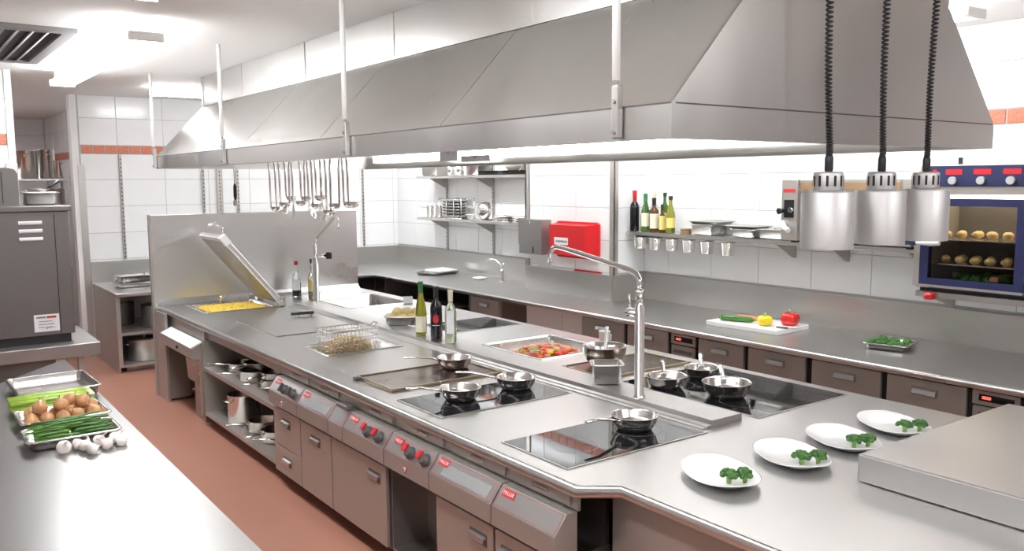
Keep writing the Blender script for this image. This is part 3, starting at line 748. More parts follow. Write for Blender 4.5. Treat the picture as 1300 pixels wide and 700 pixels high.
# mixing bowl with spoon
t = thing('mixing_bowl', 'large round steel mixing bowl on the griddle beyond the ridge', 'bowl', (3.70, 4.06, ZT + .0105))
MB().lathe([(.06, 0), (.085, .008), (.12, .045), (.140, .09), (.145, .13), (.148, .132), (.143, .13), (.137, .09), (.117, .048), (.08, .014), (.001, .010)], 32).build('body', 'steel_pan', t)
t = thing('serving_spoon', 'pale handled spoon standing in the large steel mixing bowl', 'spoon', (3.70, 4.06, ZT + .03))
MB().tube([(.02, .02, .0), (.06, .06, .05), (.13, .12, .16), (.15, .14, .20)], [.008, .008, .011, .012], 8, flat=.5).build('handle', 'white_plastic', t)
MB().lathe([(.001, -.006), (.02, -.002), (.028, .008), (.026, .008), (.001, -.002)], 12, .01, .01, .006).build('scoop', 'steel_pan', t)
# plastic beaker
t = thing('beaker', 'white plastic beaker by the chopped vegetables', 'cup', (4.175, 4.58, ZT + .006))
MB().lathe([(.034, 0), (.040, .10), (.043, .102), (.043, .108), (.037, .108), (.032, .006), (.001, .005)], 18).build('body', 'white_plastic', t)
MB().tube([(.04, 0, .085), (.065, 0, .075), (.062, 0, .035), (.037, 0, .025)], .005, 6).build('handle', 'white_plastic', t)
# gastronorm helper
def gn(label, x, y, z, lx, ly, d, rz=0, name='gastro_tray', cat='tray', mat='steel_tray', group=None, rim=.014):
    t = thing(name, label, cat, (x, y, z), rz, group)
    a, b_ = lx / 2, ly / 2
    MB().loft([rrect(a - rim - .022, b_ - rim - .022, .018, 0), rrect(a - rim - .006, b_ - rim - .006, .026, .012), rrect(a - rim, b_ - rim, .028, d - .004), rrect(a, b_, .03, d - .002), rrect(a, b_, .03, d + .001),
               rrect(a - rim + .002, b_ - rim + .002, .026, d + .001), rrect(a - rim - .004, b_ - rim - .004, .024, .014), rrect(a - rim - .022, b_ - rim - .022, .016, .003)], True, True).build('pan', mat, t)
    MB().loft([rrect(a + .002, b_ + .002, .031, d - .006), rrect(a + .003, b_ + .003, .032, d - .003), rrect(a + .001, b_ + .001, .031, d + .0012)], False, False).build('rolled_rim', mat, t)
    return t
gn('small deep steel container standing on the ridge beside the tap', 3.32, 3.62, ZR, .19, .17, .12, -.62, 'gastro_container', 'container')
tp = gn('small steel tray of peeled potatoes on the ridge near the bottles', 3.42, 6.17, ZR, .34, .21, .075, -.62, 'potato_tray')
def lumps(name, label, cat, group, pts, mat, seed=0, parts=None):
    """individual vegetables, all sharing a few meshes"""
    meshes = []
    for k in range(3):
        mb = MB(); mb.blob((0, 0, 0), 1.0, seed + k, 10, 7, .07); meshes.append(mb.mesh(name, mat))
    for i, (x, y, z, r, sx, sy, sz) in enumerate(pts):
        o = link(name, meshes[i % 3], None, (x, y, z), (0, 0, i * 1.3)); o.scale = (r * sx, r * sy, r * sz)
        tag(o, label, cat, group)
rnd = random.Random(11)
pp = []
ca, sa = math.cos(-.62), math.sin(-.62)
for i, (a, b_) in enumerate([(-.105, -.035), (-.105, .035), (-.03, -.045), (-.03, .04), (.05, -.04), (.045, .04), (.105, -.03), (.105, .035), (-.07, 0), (.01, 0), (.09, .0)]):
    pp.append((3.42 + a * ca - b_ * sa, 6.17 + a * sa + b_ * ca, ZR + (.062 if i < 8 else .105), .041, 1.2, .95, .9))
lumps('potato', 'peeled yellow potato in the small tray on the ridge', 'potato', 'peeled potatoes in the ridge tray', pp, 'potato', 20)

# bottles
def bottle(label, x, y, z, h, r, glass, cap, lab=None, labz=(.15, .42), liquid=None, kind='wine', group=None, capfrac=.22, labwidth=1.0, emblem=None):
    t = thing('wine_bottle' if kind == 'wine' else 'oil_bottle', label, 'bottle', (x, y, z), -2.2, group)
    if kind == 'wine': prof = [(r * .8, 0), (r, .012), (r, h * .58), (r * .9, h * .65), (r * .42, h * .74), (r * .36, h * .80), (r * .36, h * .97), (r * .42, h * .975), (r * .42, h)]
    elif kind == 'hock': prof = [(r * .8, 0), (r, .012), (r, h * .44), (r * .85, h * .56), (r * .5, h * .72), (r * .36, h * .82), (r * .36, h * .97), (r * .42, h * .975), (r * .42, h)]
    else: prof = [(r * .8, 0), (r, .01), (r, h * .52), (r * .8, h * .60), (r * .38, h * .70), (r * .34, h * .92), (r * .42, h * .94), (r * .42, h)]
    MB().lathe(prof, 20).build('glass', glass, t)
    MB().lathe([(r * .40, h * (1 - capfrac)), (r * .42, h * (1 - capfrac) + .003), (r * .46, h * .97), (r * .46, h + .002)], 14).build('cap', cap, t)
    if lab:
        za, zb = h * labz[0], h * labz[1]; n = 12; A = 1.15 * labwidth
        mb = MB(); lo = [((r + .0008) * math.cos(-A + 2 * A * i / n), (r + .0008) * math.sin(-A + 2 * A * i / n)) for i in range(n + 1)]
        mb.add([(p[0], p[1], za) for p in lo] + [(p[0], p[1], zb) for p in lo], [(i, i + 1, n + 2 + i, n + 1 + i) for i in range(n)], True)
        mb.build('paper_label', lab, t)
    if emblem:
        n = 8; za, zb = h * emblem[1], h * emblem[2]
        mb = MB(); R_ = r + .0014
        pts = [(-.45, .15), (-.5, .45), (-.25, .8), (-.1, .6), (0, 1), (.12, .6), (.25, .85), (.5, .45), (.45, .15), (0, 0)]
        mb.add([(R_ * math.cos(p[0]), R_ * math.sin(p[0]), za + (zb - za) * p[1]) for p in pts] + [(R_, 0, (za + zb) / 2)], [(i, (i + 1) % 10, 10) for i in range(10)], False)
        mb.build('emblem', emblem[0], t)
        MB().add([(R_ * math.cos(-.6 + i * .1), R_ * math.sin(-.6 + i * .1), h * .26 + dz) for dz in (0, .004) for i in range(13)], [(i, i + 1, 14 + i, 13 + i) for i in range(12)]).build('lettering_line', 'paper', t)
    if liquid: MB().lathe([(r * .78, .012), (r * .93, .02), (r * .93, h * .4)], 16).build('contents', liquid, t)
    return t
bg = 'bottles on the island ridge'
bottle('tall green-yellow wine bottle with cream label on the ridge', 3.27, 5.66, ZR, .41, .043, 'glass_olive', 'foil_green', 'label_cream', (.06, .36), kind='hock', group=bg, capfrac=.2)
bottle('black wine bottle with a red emblem on the ridge', 3.285, 5.46, ZR, .39, .045, 'glass_dark', 'foil_black', None, emblem=('label_red', .30, .52), group=bg)
bottle('clear bottle with pale wine and white label on the ridge', 3.28, 5.25, ZR, .385, .042, 'glass_pale', 'cork_cream', 'paper', (.18, .62), group=bg, labwidth=.6)
bottle('clear vinegar bottle with red cap before the splash panel', 3.47, 8.60, ZT, .38, .046, 'glass_clear', 'foil_red', 'paper', (.2, .5), 'glass_dark', 'oil', 'bottles before the splash panel', .1)
bottle('green oil bottle with yellow label before the splash panel', 3.57, 8.42, ZT, .41, .046, 'glass_pale', 'foil_black', 'label_yellow', (.18, .48), 'liquid_red', 'oil', 'bottles before the splash panel', .1)

# taps
t = thing('tall_tap', 'tall chrome swivel tap with long angled spout on the ridge', 'tap', (3.215, 3.25, ZR))
MB().lathe([(.036, 0), (.036, .012), (.026, .02), (.026, .50), (.021, .505), (.021, .56), (.024, .565), (.024, .585), (.018, .59)], 18).build('column', 'chrome', t)
MB().tube([(0, 0, .585), (0, .005, .64), (-.0, .03, .672), (0, .08, .69), (0, .60, .765), (0, .69, .775), (0, .735, .765), (0, .76, .73), (0, .765, .665)], [.017, .017, .016, .015, .015, .015, .015, .015, .014], 12).build('spout', 'chrome', t)
MB().tube([(0, .0, .46), (0, .085, .455), (0, .10, .455)], [.024, .026, .02], 14).build('valve', 'chrome', t)
MB().tube([(0, .07, .47), (-.01, .072, .56)], [.007, .005], 8).build('lever', 'chrome', t)
t = thing('tall_tap', 'tall chrome tap with raised thin spout beside the sink', 'tap', (3.42, 7.98, ZT))
MB().lathe([(.04, 0), (.04, .012), (.034, .02), (.034, .44), (.02, .46), (.016, .47), (.016, .60)], 16).build('column', 'chrome', t)
MB().tube([(0, 0, .58), (.02, -.01, .66), (.20, -.02, .84), (.24, -.02, .85), (.255, -.02, .82), (.25, -.02, .74)], .011, 8).build('spout', 'chrome', t)
MB().tube([(0, 0, .48), (.10, -.04, .48)], .015, 8).build('valve', 'chrome', t)
MB().tube([(.10, -.04, .48), (.15, -.06, .48)], .035, 12).build('knob', 'black_plastic', t)

# plates with broccoli
def broccoli(label, x, y, z, s, seed, group, rz=0):
    t = thing('broccoli_floret', label, 'broccoli', (x, y, z), rz, group)
    rd = random.Random(seed); mb = MB()
    mb.tube([(0, 0, .0), (0, 0, s * .5), (s * .1, 0, s * .8)], [s * .22, s * .25, s * .4], 8).build('stem', 'broccoli_stem', t)
    mb = MB()
    for i in range(34):
        a = rd.uniform(0, 2 * PI); q = rd.random() ** .5; e = rd.uniform(.0, 1)
        rr = s * .75 * q
        mb.blob((rr * math.cos(a), rr * math.sin(a), s * (.72 + .5 * math.sqrt(max(0, 1 - q * q)) * (.7 + .3 * e))), s * rd.uniform(.2, .3), seed * 50 + i, 6, 4, .25)
    mb.build('crown', 'broccoli', t)
    return t
def plate(label, x, y, z, rz):
    t = thing('serving_plate', label, 'plate', (x, y, z), rz, 'white boat plates along the pass')
    def shape(k, zz, n=32, lift=0):
        out = []
        for i in range(n):
            a = 2 * PI * i / n; c, s_ = math.cos(a), math.sin(a)
            px = math.copysign(abs(c) ** .75, c) * .145 * k; py = math.copysign(abs(s_) ** .85, s_) * .205 * k
            wv = 1 - .22 * max(0, -s_) ** 2
            out.append((px * wv, py, zz + lift * (abs(s_) ** 3) * .012))
        return out
    MB().loft([shape(.55, 0), shape(.62, .002), shape(.97, .026, lift=1), shape(1, .029, lift=1), shape(.97, .030, lift=1), shape(.60, .008), shape(.3, .0065)], True, True).build('dish', 'white_porcelain', t)
    return t
for i, (x, y, rz) in enumerate([(2.655, 2.215, -.5), (3.075, 2.18, -.5), (3.46, 2.18, -.5), (3.86, 2.17, -.5)]):
    nm = ('first', 'second', 'third', 'fourth')[i]
    lb = ['white boat plate with two broccoli florets next to the notched worktop corner', 'white boat plate second in the row from the notched worktop corner',
          'white boat plate third in the row from the notched worktop corner', 'white boat plate at the row end half behind the raised pass'][i]
    plate(lb, x, y, ZT, rz)
    bl = 'green broccoli floret on the ' + nm + ' plate from the notched corner'
    broccoli(bl, x - .035, y - .07, ZT + .009, .043, 3 + i * 2, 'broccoli florets on the plates', .4)
    broccoli(bl, x + .025, y - .10 - .01 * (i % 2), ZT + .009, .043, 4 + i * 2, 'broccoli florets on the plates', 1.9)

# raised pass at the near end
ps = thing('pass_shelf', 'thick raised steel pass slab at the near end of the island', 'shelf', (3.7, 1.2, ZT))
MB().box(3.065, .98, .0025, 4.34, 1.87, .113, .007).build('slab', 'steel_worktop', ps, loc=(-3.7, -1.2, 0))
MB().box(3.075, .99, .0, 4.33, 1.86, .002).build('base', 'steel_front', ps, loc=(-3.7, -1.2, 0))

# heat lamps
def heat_lamp(label, x, y, lean):
    zb = 1.835
    t = thing('heat_lamp', label, 'heat lamp', (x, y, zb), 0, 'heat lamps hanging over the pass')
    MB().lathe([(.098, 0), (.098, .212), (.092, .22), (.058, .222), (.055, .222), (.088, .216), (.094, .21), (.094, .001)], 32, cap0=False, cap1=False).build('shade', 'steel_lamp', t)
    MB().lathe([(.052, .220), (.055, .225), (.055, .285), (.050, .292), (.012, .294)], 24).build('cap', 'steel_lamp', t)
    for k in range(12):
        a = 2 * PI * k / 12
        MB().box(.0545, -.0045, .238, .0562, .0045, .278).build('slot', 'dark_gap', t, rot=(0, 0, a))
    MB().lathe([(.03, .18), (.045, .15), (.05, .11), (.03, .07), (.001, .06)], 14).build('bulb', 'bulb_glass', t)
    MB().lathe([(.014, .294), (.016, .30), (.016, .345), (.012, .36)], 12).build('sleeve', 'black_plastic', t)
    # coiled cord
    mb = MB(); pts = []; zt = H - zb; N = 62
    for i in range(N * 8 + 1):
        u = i / (N * 8); z = .36 + (zt - .36) * u ** 1.25
        amp = .010 + .004 * max(0, u - .25)
        cx = lean * (z - .36) + .006 * math.sin(z * 7)
        pts.append((cx + amp * math.cos(2 * PI * i / 8), amp * math.sin(2 * PI * i / 8), z))
    mb.tube(pts, .0045, 5); mb.build('coiled_cord', 'black_plastic', t)
    MB().lathe([(.05, zt - .03), (.05, zt)], 16, lean * (zt - .36), 0, 0).build('ceiling_rose', 'black_plastic', t)
heat_lamp('brushed steel heat lamp on coiled cord, nearest the hood corner', 2.925, 1.95, -.05)
heat_lamp('brushed steel heat lamp on coiled cord, middle of the three', 3.29, 1.95, -.02)
heat_lamp('brushed steel heat lamp on coiled cord, nearest the combi oven', 3.635, 1.95, .03)

# pots inside the island shelf unit
def pot(name, label, x, y, z, r, h, rz, lid=False, group=None, mat='steel_pan', longh=True):
    t = thing(name, label, 'pot', (x, y, z), rz, group)
    MB().lathe([(r * .93, 0), (r, .008), (r, h - .004), (r + .005, h), (r, h + .001), (r - .004, h - .004), (r - .004, .012), (.001, .008)], 24).build('body', mat, t)
    if longh: MB().tube([(-r * .95, 0, h * .75), (-r - .05, 0, h * .82), (-r - .17, 0, h * .9)], [.010, .011, .009], 8, flat=.6).build('handle', 'chrome' if mat != 'steel_dull' else mat, t)
    else:
        for sg in (-1, 1):
            MB().tube([(sg * r * .98, -.04, h * .8), (sg * (r + .03), -.03, h * .82), (sg * (r + .03), .03, h * .82), (sg * r * .98, .04, h * .8)], .006, 6).build('handle', 'chrome', t)
    if lid:
        MB().lathe([(r + .006, h), (r + .006, h + .006), (r * .5, h + .018), (.012, h + .022), (.012, h + .04), (.02, h + .045), (.001, h + .05)], 20).build('lid', mat, t)
    return t
gl = 'pots and pans on the island shelves'
k = 0
for (x, y, r, h) in [(2.36, 7.08, .12, .075), (2.33, 6.68, .13, .085), (2.36, 6.33, .115, .07), (2.40, 5.95, .12, .08), (2.70, 7.10, .13, .15), (2.70, 6.75, .12, .10), (2.68, 6.35, .13, .12)]:
    pot('saucepan', 'shiny steel saucepan on the middle shelf of the island unit', x, y, .5305, r, h, -.5 + .3 * (k % 3) + (PI if x > 2.5 else 0), False, gl); k += 1
for (x, y, r, h) in [(2.36, 6.68, .122, .06), (2.36, 6.33, .11, .055)]:
    pot('saucepan', 'low steel saucepan stacked on another pan on the middle shelf', x, y, .5305 + (.0865 if y > 6.5 else .0715), r, h, .4, False, gl)
pot('stock_pot', 'tall steel stock pot on the bottom shelf of the island unit', 2.30, 6.92, .1355, .13, .24, .2, False, gl, longh=False)
for (x, y, r, h) in [(2.34, 6.58, .12, .09), (2.33, 6.26, .12, .09), (2.33, 5.95, .115, .11), (2.66, 6.9, .13, .17), (2.66, 6.4, .14, .18)]:
    pot('saucepan', 'steel saucepan with long handle on the bottom shelf of the island unit', x, y, .1355, r, h, (-.4 + .3 * (k % 3)) + (PI if x > 2.5 else 0), False, gl); k += 1
# ------------------------------------------------------------------ long counter along the right and back walls
wt = thing('wall_worktop', 'long brushed steel worktop with upstand along the tiled walls', 'worktop', (5.7, 5.0, 0))
poly = [(5.17, .6), (6.235, .6), (6.235, 6.24), (5.81, 6.24), (5.81, 7.68), (6.235, 7.68), (6.235, 11.435), (2.0, 11.435), (2.0, 10.12), (5.17, 10.12)]
MB().prism(poly, 'z', ZT - .012, ZT).build('top_sheet', 'steel_worktop', wt, world=True)
ed = [(.02, 0), (.006, -.003), (0, -.010), (0, -.034), (.006, -.042), (.03, -.042), (.03, -.004)]
MB().loft([[(5.15 + a, y, ZT + z) for a, z in ed] for y in (.6, 10.10)]).build('front_edge', 'steel_panel', wt, world=True)
MB().loft([[(x, 10.10 + a, ZT + z) for a, z in ed] for x in (2.0, 5.17)]).build('front_edge', 'steel_panel', wt, world=True)
ZS = 1.16
def up(x0, y0, x1, y1): MB().box(x0, y0, ZT - .01, x1, y1, ZS, .003).build('upstand', 'steel_shelf', wt, world=True)
up(6.225, .6, 6.243, 6.235); up(5.80, 6.233, 6.225, 6.25); up(5.795, 6.25, 5.815, 7.66); up(5.80, 7.66, 6.225, 7.682); up(6.225, 7.682, 6.243, 11.42); up(2.0, 11.42, 6.243, 11.442)
MB().prism([(2.005, 10.15), (2.02, 10.15), (2.02, 11.40), (2.005, 11.40)], 'z', .0, .888).build('end_panel', 'steel_front', wt, world=True)
# left open shelf base with pots
bs_ = thing('open_base_unit', 'open steel base unit with pots at the left end of the back counter', 'shelf unit', (2.6, 10.7, 0))
MB().box(2.022, 10.16, .06, 2.05, 11.3, .885).build('side_panel', 'steel_front', bs_, world=True)
MB().box(3.52, 10.16, .06, 3.55, 11.3, .885).build('side_panel', 'steel_front', bs_, world=True)
MB().box(2.05, 10.16, .06, 3.52, 11.3, .085).build('bottom_shelf', 'steel_front', bs_, world=True)
MB().box(2.05, 10.16, .42, 3.52, 11.3, .45).build('middle_shelf', 'steel_front', bs_, world=True)
MB().box(2.05, 11.28, .085, 3.52, 11.3, .885).build('back_panel', 'steel_dull', bs_, world=True)
MB().box(2.1, 10.25, 0, 3.5, 11.2, .0595).build('plinth', 'steel_dull', bs_, world=True)
gp = 'pots in the back base unit'
pot('stock_pot', 'wide brushed stock pot on the bottom shelf of the back unit', 2.34, 10.42, .0855, .185, .24, .1, True, gp, 'steel_shelf', False)
pot('stock_pot', 'stock pot on the middle shelf of the back unit', 2.52, 10.45, .4505, .19, .25, 2.0, True, gp, 'steel_shelf', False)
pot('stock_pot', 'grey stock pot behind the others on the middle shelf of the back unit', 2.20, 10.85, .4505, .14, .26, 1.0, False, gp, 'steel_dull', False)
pot('stock_pot', 'stock pot behind the splash panel on the bottom shelf of the back unit', 2.80, 10.45, .0855, .18, .22, 1.0, True, gp, 'steel_shelf', False)
gn('flat steel tray stack on the left end of the back counter', 2.33, 10.75, ZT + .0005, .40, .30, .055, .1)
gn('steel tray resting on the tray stack on the back counter', 2.33, 10.75, ZT + .057, .40, .30, .085, .12)

# right-hand refrigerated units
def unit_front(par, ya, yb, za, zb, nm='drawer', x=5.20):
    d = MB().box(x - .018, ya + .012, za, x + .01, yb - .012, zb, .004).build(nm, 'steel_front', par, world=True)
    hy = (ya + yb) / 2; hz = zb - .075
    MB().box(x - .0195, hy - .085, hz - .026, x - .0175, hy + .085, hz + .03).build('recess', 'steel_dull', d, world=True)
    MB().prism([(x - .0196, hz + .022), (x - .034, hz + .016), (x - .040, hz - .014), (x - .034, hz - .016), (x - .028, hz + .006), (x - .0196, hz + .01)], 'y', hy - .075, hy + .075).build('handle', 'steel_panel', d, world=True)
    return d
def cold_unit(label, ya, yb, drawers, ctrl):
    t = thing('refrigerated_counter', label, 'refrigerator', (5.6, (ya + yb) / 2, 0))
    xb = 5.75 if (ya < 7.66 and yb > 6.24) else 6.2
    MB().box(5.212, ya, .10, xb, yb, .855).build('body', 'dark_gap', t, world=True)
    MB().box(5.3, ya + .03, 0, xb - .05, yb - .03, .0995).build('plinth', 'steel_dull', t, world=True)
    for a, b_ in drawers:
        unit_front(t, a, b_, .62, .845); unit_front(t, a, b_, .37, .605); unit_front(t, a, b_, .12, .355)
    for a, b_ in ctrl:
        c = MB().box(5.19, a + .01, .76, 5.21, b_ - .01, .845, .003).build('control_panel', 'steel_front', t, world=True)
        MB().box(5.187, a + .04, .785, 5.1895, b_ - .05, .825).build('display', 'black_glass', c, world=True)
        MB().box(5.185, b_ - .12, .798, 5.1868, b_ - .07, .814).build('digits', 'glow_red', c, world=True)
        g = MB().box(5.19, a + .015, .14, 5.21, b_ - .015, .75, .003).build('grille_panel', 'steel_front', t, world=True)
        for k in range(5):
            MB().prism([(5.1895, .715 - k * .05), (5.175, .70 - k * .05), (5.178, .695 - k * .05), (5.1895, .70 - k * .05)], 'y', a + .05, b_ - .05).build('louvre', 'dark_grey', g, world=True)
    return t
cold_unit('refrigerated drawer counter beside the pillar with louvred control panel', 4.605, 6.02, [(5.42, 6.01), (4.90, 5.40)], [(4.605, 4.89)])
cold_unit('long refrigerated drawer counter under the cutting board', 2.15, 4.60, [(4.12, 4.59), (3.58, 4.10), (3.01, 3.55), (2.46, 2.99)], [(2.16, 2.45)])
cold_unit('refrigerated drawer counter below the combi oven', .62, 2.145, [(1.4, 2.14), (.63, 1.38)], [])
# far units beyond the pillar
t = thing('open_base_unit', 'dark open base unit with trays under the far worktop', 'shelf unit', (5.7, 8.9, 0))
for y in (7.95, 9.95):
    MB().box(5.22, y - .012, .08, 6.2, y + .012, .855).build('side_panel', 'steel_dull', t, world=True)
MB().box(5.22, 7.962, .08, 6.2, 9.938, .105).build('bottom_shelf', 'steel_dull', t, world=True)
MB().box(5.24, 7.962, .46, 6.2, 9.938, .48).build('middle_shelf', 'steel_dull', t, world=True)
MB().box(6.18, 7.962, .105, 6.2, 9.938, .855).build('back_panel', 'dark_gap', t, world=True)
MB().box(5.3, 8.0, 0, 6.1, 9.9, .0795).build('plinth', 'dark_gap', t, world=True)
for i, (y, w) in enumerate([(9.45, .45), (8.9, .4), (8.35, .42)]):
    gn('steel tray on the shelf of the dark open base unit', 5.5, y, .4805, .4, w, .1, 0, 'gastro_tray', 'tray', 'steel_dull', 'trays in the dark base unit')
t = thing('waste_cabinet', 'small steel cabinet door below the far basin tap', 'cabinet', (5.5, 7.6, 0))
MB().box(5.23, 7.35, .08, 5.75, 7.93, .85).build('body', 'steel_front', t, world=True)
unit_front(t, 7.36, 7.92, .45, .84, 'door', 5.225); unit_front(t, 7.36, 7.92, .10, .44, 'drawer', 5.225); MB().box(5.3, 7.4, 0, 5.7, 7.9, .0795).build('plinth', 'steel_dull', t, world=True)
t = thing('open_base_unit', 'dark open base unit under the back counter beyond the splash panel', 'shelf unit', (4.4, 10.8, 0))
MB().box(3.6, 11.2, .08, 5.2, 11.22, .855).build('back_panel', 'dark_gap', t, world=True)
MB().box(3.6, 10.2, .06, 5.2, 11.2, .08).build('bottom_shelf', 'steel_dull', t, world=True)
MB().box(3.6, 10.2, .46, 5.2, 11.2, .48).build('middle_shelf', 'steel_dull', t, world=True)
MB().box(3.575, 10.2, .0, 3.6, 11.2, .855).build('side_panel', 'steel_dull', t, world=True)
MB().box(5.2, 10.2, .0, 5.22, 11.2, .855).build('side_panel', 'steel_dull', t, world=True)
pot('stock_pot', 'steel pot inside the dark open unit under the back counter', 4.75, 10.5, .4805, .15, .2, 0, False, None, 'steel_dull', False)

# far counter items
gn('shallow steel tray with white paper on the far worktop', 5.83, 9.62, ZT + .0005, .52, .36, .04, .3)
t = thing('paper_sheet', 'white paper folded over the shallow tray on the far worktop', 'paper', (5.86, 9.60, ZT + .046), .3)
MB().loft([[(-.18, -.12, 0), (.18, -.12, 0), (.18, .12, .0), (-.18, .12, 0)], [(-.18, -.12, .003), (.18, -.12, .003), (.18, .12, .02), (-.18, .12, .02)]]).build('sheet', 'paper', t)
t = thing('basin_tap', 'small chrome basin tap on the far worktop by the pillar', 'tap', (5.99, 8.40, ZT))
MB().lathe([(.03, 0), (.03, .01), (.024, .02), (.022, .12), (.018, .14)], 14).build('column', 'chrome', t)
MB().tube([(0, 0, .10), (0, .03, .20), (-.02, .10, .25), (-.04, .20, .255), (-.05, .26, .235)], [.017, .016, .014, .012, .012], 8).build('spout', 'chrome', t)
MB().tube([(0, 0, .13), (.01, -.02, .22)], [.012, .008], 8).build('lever', 'chrome', t)
t = thing('soap_dish', 'small white dish beside the far basin tap', 'dish', (5.88, 8.72, ZT))
MB().lathe([(.05, 0), (.085, .015), (.09, .03), (.085, .03), (.05, .008), (.001, .006)], 16).build('dish', 'white_porcelain', t)
MB().blob((0, 0, .02), .035, 2, 8, 5, .05, (1.2, 1, .5)).build('soap', 'white_plastic', t)

# ------------------------------------------------------------------ things on the pillar
t = thing('towel_dispenser', 'grey steel paper towel dispenser on the pillar beside the red box', 'dispenser', (5.815, 7.44, 1.31))
MB().prism([(-.20, 0), (.20, 0), (.20, .09), (.215, .11), (.215, .375), (-.20, .375)], 'x', -.13, 0).build('case', 'steel_dull', t)
MB().tube([(-.131, 0, .345), (-.135, 0, .345)], .012, 10).build('lock', 'chrome', t)
MB().box(-.132, -.06, .012, -.1295, -.04, .08).build('slot', 'dark_gap', t)
MB().box(-.09, .05, -.055, -.088, .16, .001).build('paper_towel', 'paper', t)
t = thing('fire_blanket_box', 'bright red fire blanket box with white label on the pillar', 'fire blanket', (5.815, 6.78, 1.30))
mb = MB()
prf = [(.0, .02), (0, .37)]
mb.prism([(-.335, .02), (-.335, .36), (-.30, .38), (.30, .38), (.335, .36), (.335, .02), (.30, 0), (-.30, 0)], 'x', -.03, 0)
mb.build('back_tray', 'red_plastic', t)
MB().loft([[(-.03, -.325, .02), (-.03, .325, .02), (-.03, .325, .36), (-.03, -.325, .36)], [(-.13, -.24, .04), (-.13, .325, .04), (-.13, .325, .345), (-.13, -.24, .345)]], False, True, False).build('cover', 'red_plastic', t)
lb = MB().box(-.1325, .02, .14, -.1305, .24, .215).build('paper_label', 'paper', t)
text('Löschdecke', .042, lb, (-.1328, .13, .177), FACE_NX, 'ink', bold=.0008)
t = thing('red_strip', 'thin red strip at the pillar foot above the upstand', 'strip', (5.814, 6.72, 1.165))
MB().box(-.006, -.3, 0, 0, .12, .018).build('strip', 'red_plastic', t); MB().box(-.008, -.31, .004, -.0062, -.29, .014).build('end_clip', 'steel_dull', t)

# ------------------------------------------------------------------ wall shelves
def wall_shelf(label, y0, y1, z, x0=5.95, brackets=(), seam=None):
    t = thing('wall_shelf', label, 'shelf', (6.1, (y0 + y1) / 2, z))
    cuts = [y0] + ([seam] if seam else []) + [y1]
    for a, b_ in zip(cuts[:-1], cuts[1:]):
        MB().prism([(x0, 0 + z - .03), (x0 + .012, z - .036), (x0 + .014, z - .008), (6.24, z - .008), (6.24, z), (x0, z)], 'y', a + .002, b_ - .002).build('board', 'steel_shelf', t, world=True)
    for y in brackets:
        MB().prism([(x0 + .02, z - .009), (6.24, z - .009), (6.24, z - .16), (6.20, z - .16), (x0 + .02, z - .04)], 'y', y - .008, y + .008).build('bracket', 'steel_front', t, world=True)
    return t
wall_shelf('long steel wall shelf holding bottles beside the pillar', 3.185, 6.225, 1.60, brackets=(6.1, 4.45, 3.95, 3.3), seam=4.72)
wall_shelf('lower steel wall shelf with trays in the far corner', 7.72, 10.36, 1.62, brackets=(10.02, 8.915, 7.8))
wall_shelf('upper steel wall shelf near the hood in the far corner', 7.72, 10.36, 2.18, brackets=(10.02, 8.915, 7.8))
def rail_post(label, x, y, face, z0=1.17, z1=2.46, w=.03):
    t = thing('shelf_rail', label, 'rail', (x, y, z0), 0 if face == 'y' else -PI / 2, 'slotted steel wall rails')
    MB().box(-w / 2, -.022, 0, w / 2, 0, z1 - z0).build('channel', 'steel_front', t)
    mb = MB()
    for k in range(int((z1 - z0) / .05)): mb.box(-.005, -.0235, .02 + k * .05, .005, -.0222, .045 + k * .05)
    mb.build('slots', 'dark_gap', t)
for y in (10.02, 8.915): rail_post('slotted steel rail carrying the far corner shelves', 6.242, y, 'x', 1.17, 2.60)
rail_post('slotted steel rail above the left end of the back counter', 2.40, YB - .008, 'y')
rail_post('slotted steel rail on the back wall left of the double rails', 3.39, YB - .008, 'y')
rail_post('wide steel pipe cover on the back wall', 3.60, YB - .008, 'y', w=.075)
rail_post('slotted steel rail on the back wall behind the tap', 3.84, YB - .008, 'y')
rail_post('slotted steel rail on the back wall near the far corner', 5.67, YB - .008, 'y')

# bottles on the near wall shelf
bg2 = 'bottles on the wall shelf'
ZSH = 1.6005
bottle('black wine bottle with red capsule on the wall shelf by the pillar', 6.000, 6.150, ZSH, .40, .047, 'glass_dark', 'foil_red', group=bg2, capfrac=.28)
bottle('bright green bottle with yellow label on the wall shelf', 6.000, 6.000, ZSH, .37, .046, 'glass_green', 'foil_green', 'label_cream', (.15, .5), kind='hock', group=bg2)
bottle('tall clear bottle with pale cap behind the others on the wall shelf', 6.090, 5.970, ZSH, .38, .038, 'glass_clear', 'cork_cream', 'paper', (.2, .5), group=bg2, capfrac=.12)
bottle('dark bottle with cream label on the wall shelf', 6.000, 5.885, ZSH, .33, .046, 'glass_brown', 'foil_black', 'label_cream', (.12, .55), group=bg2)
bottle('green bottle leaning behind on the wall shelf', 6.090, 5.830, ZSH, .38, .040, 'glass_green', 'foil_black', 'label_cream', (.3, .5), group=bg2, capfrac=.1)
bottle('short oil bottle with yellow label on the wall shelf', 6.000, 5.775, ZSH, .27, .036, 'glass_brown', 'foil_black', 'label_yellow', (.12, .6), kind='oil', group=bg2, capfrac=.1)
bottle('olive bottle with dark cap at the end of the bottle row', 6.000, 5.670, ZSH, .35, .046, 'glass_olive', 'foil_black', 'label_yellow', (.15, .42), kind='hock', group=bg2, capfrac=.1)
t = thing('round_tin', 'flat brown tin on the wall shelf beside the bottles', 'tin', (6.03, 5.50, ZSH)); MB().lathe([(.05, 0), (.052, .003), (.052, .04)], 16).build('tin', 'wood_brown', t); MB().lathe([(.054, .035), (.054, .048), (.05, .05)], 16).build('lid', 'wood_brown', t)
gt = 'steel trays on the wall shelf'
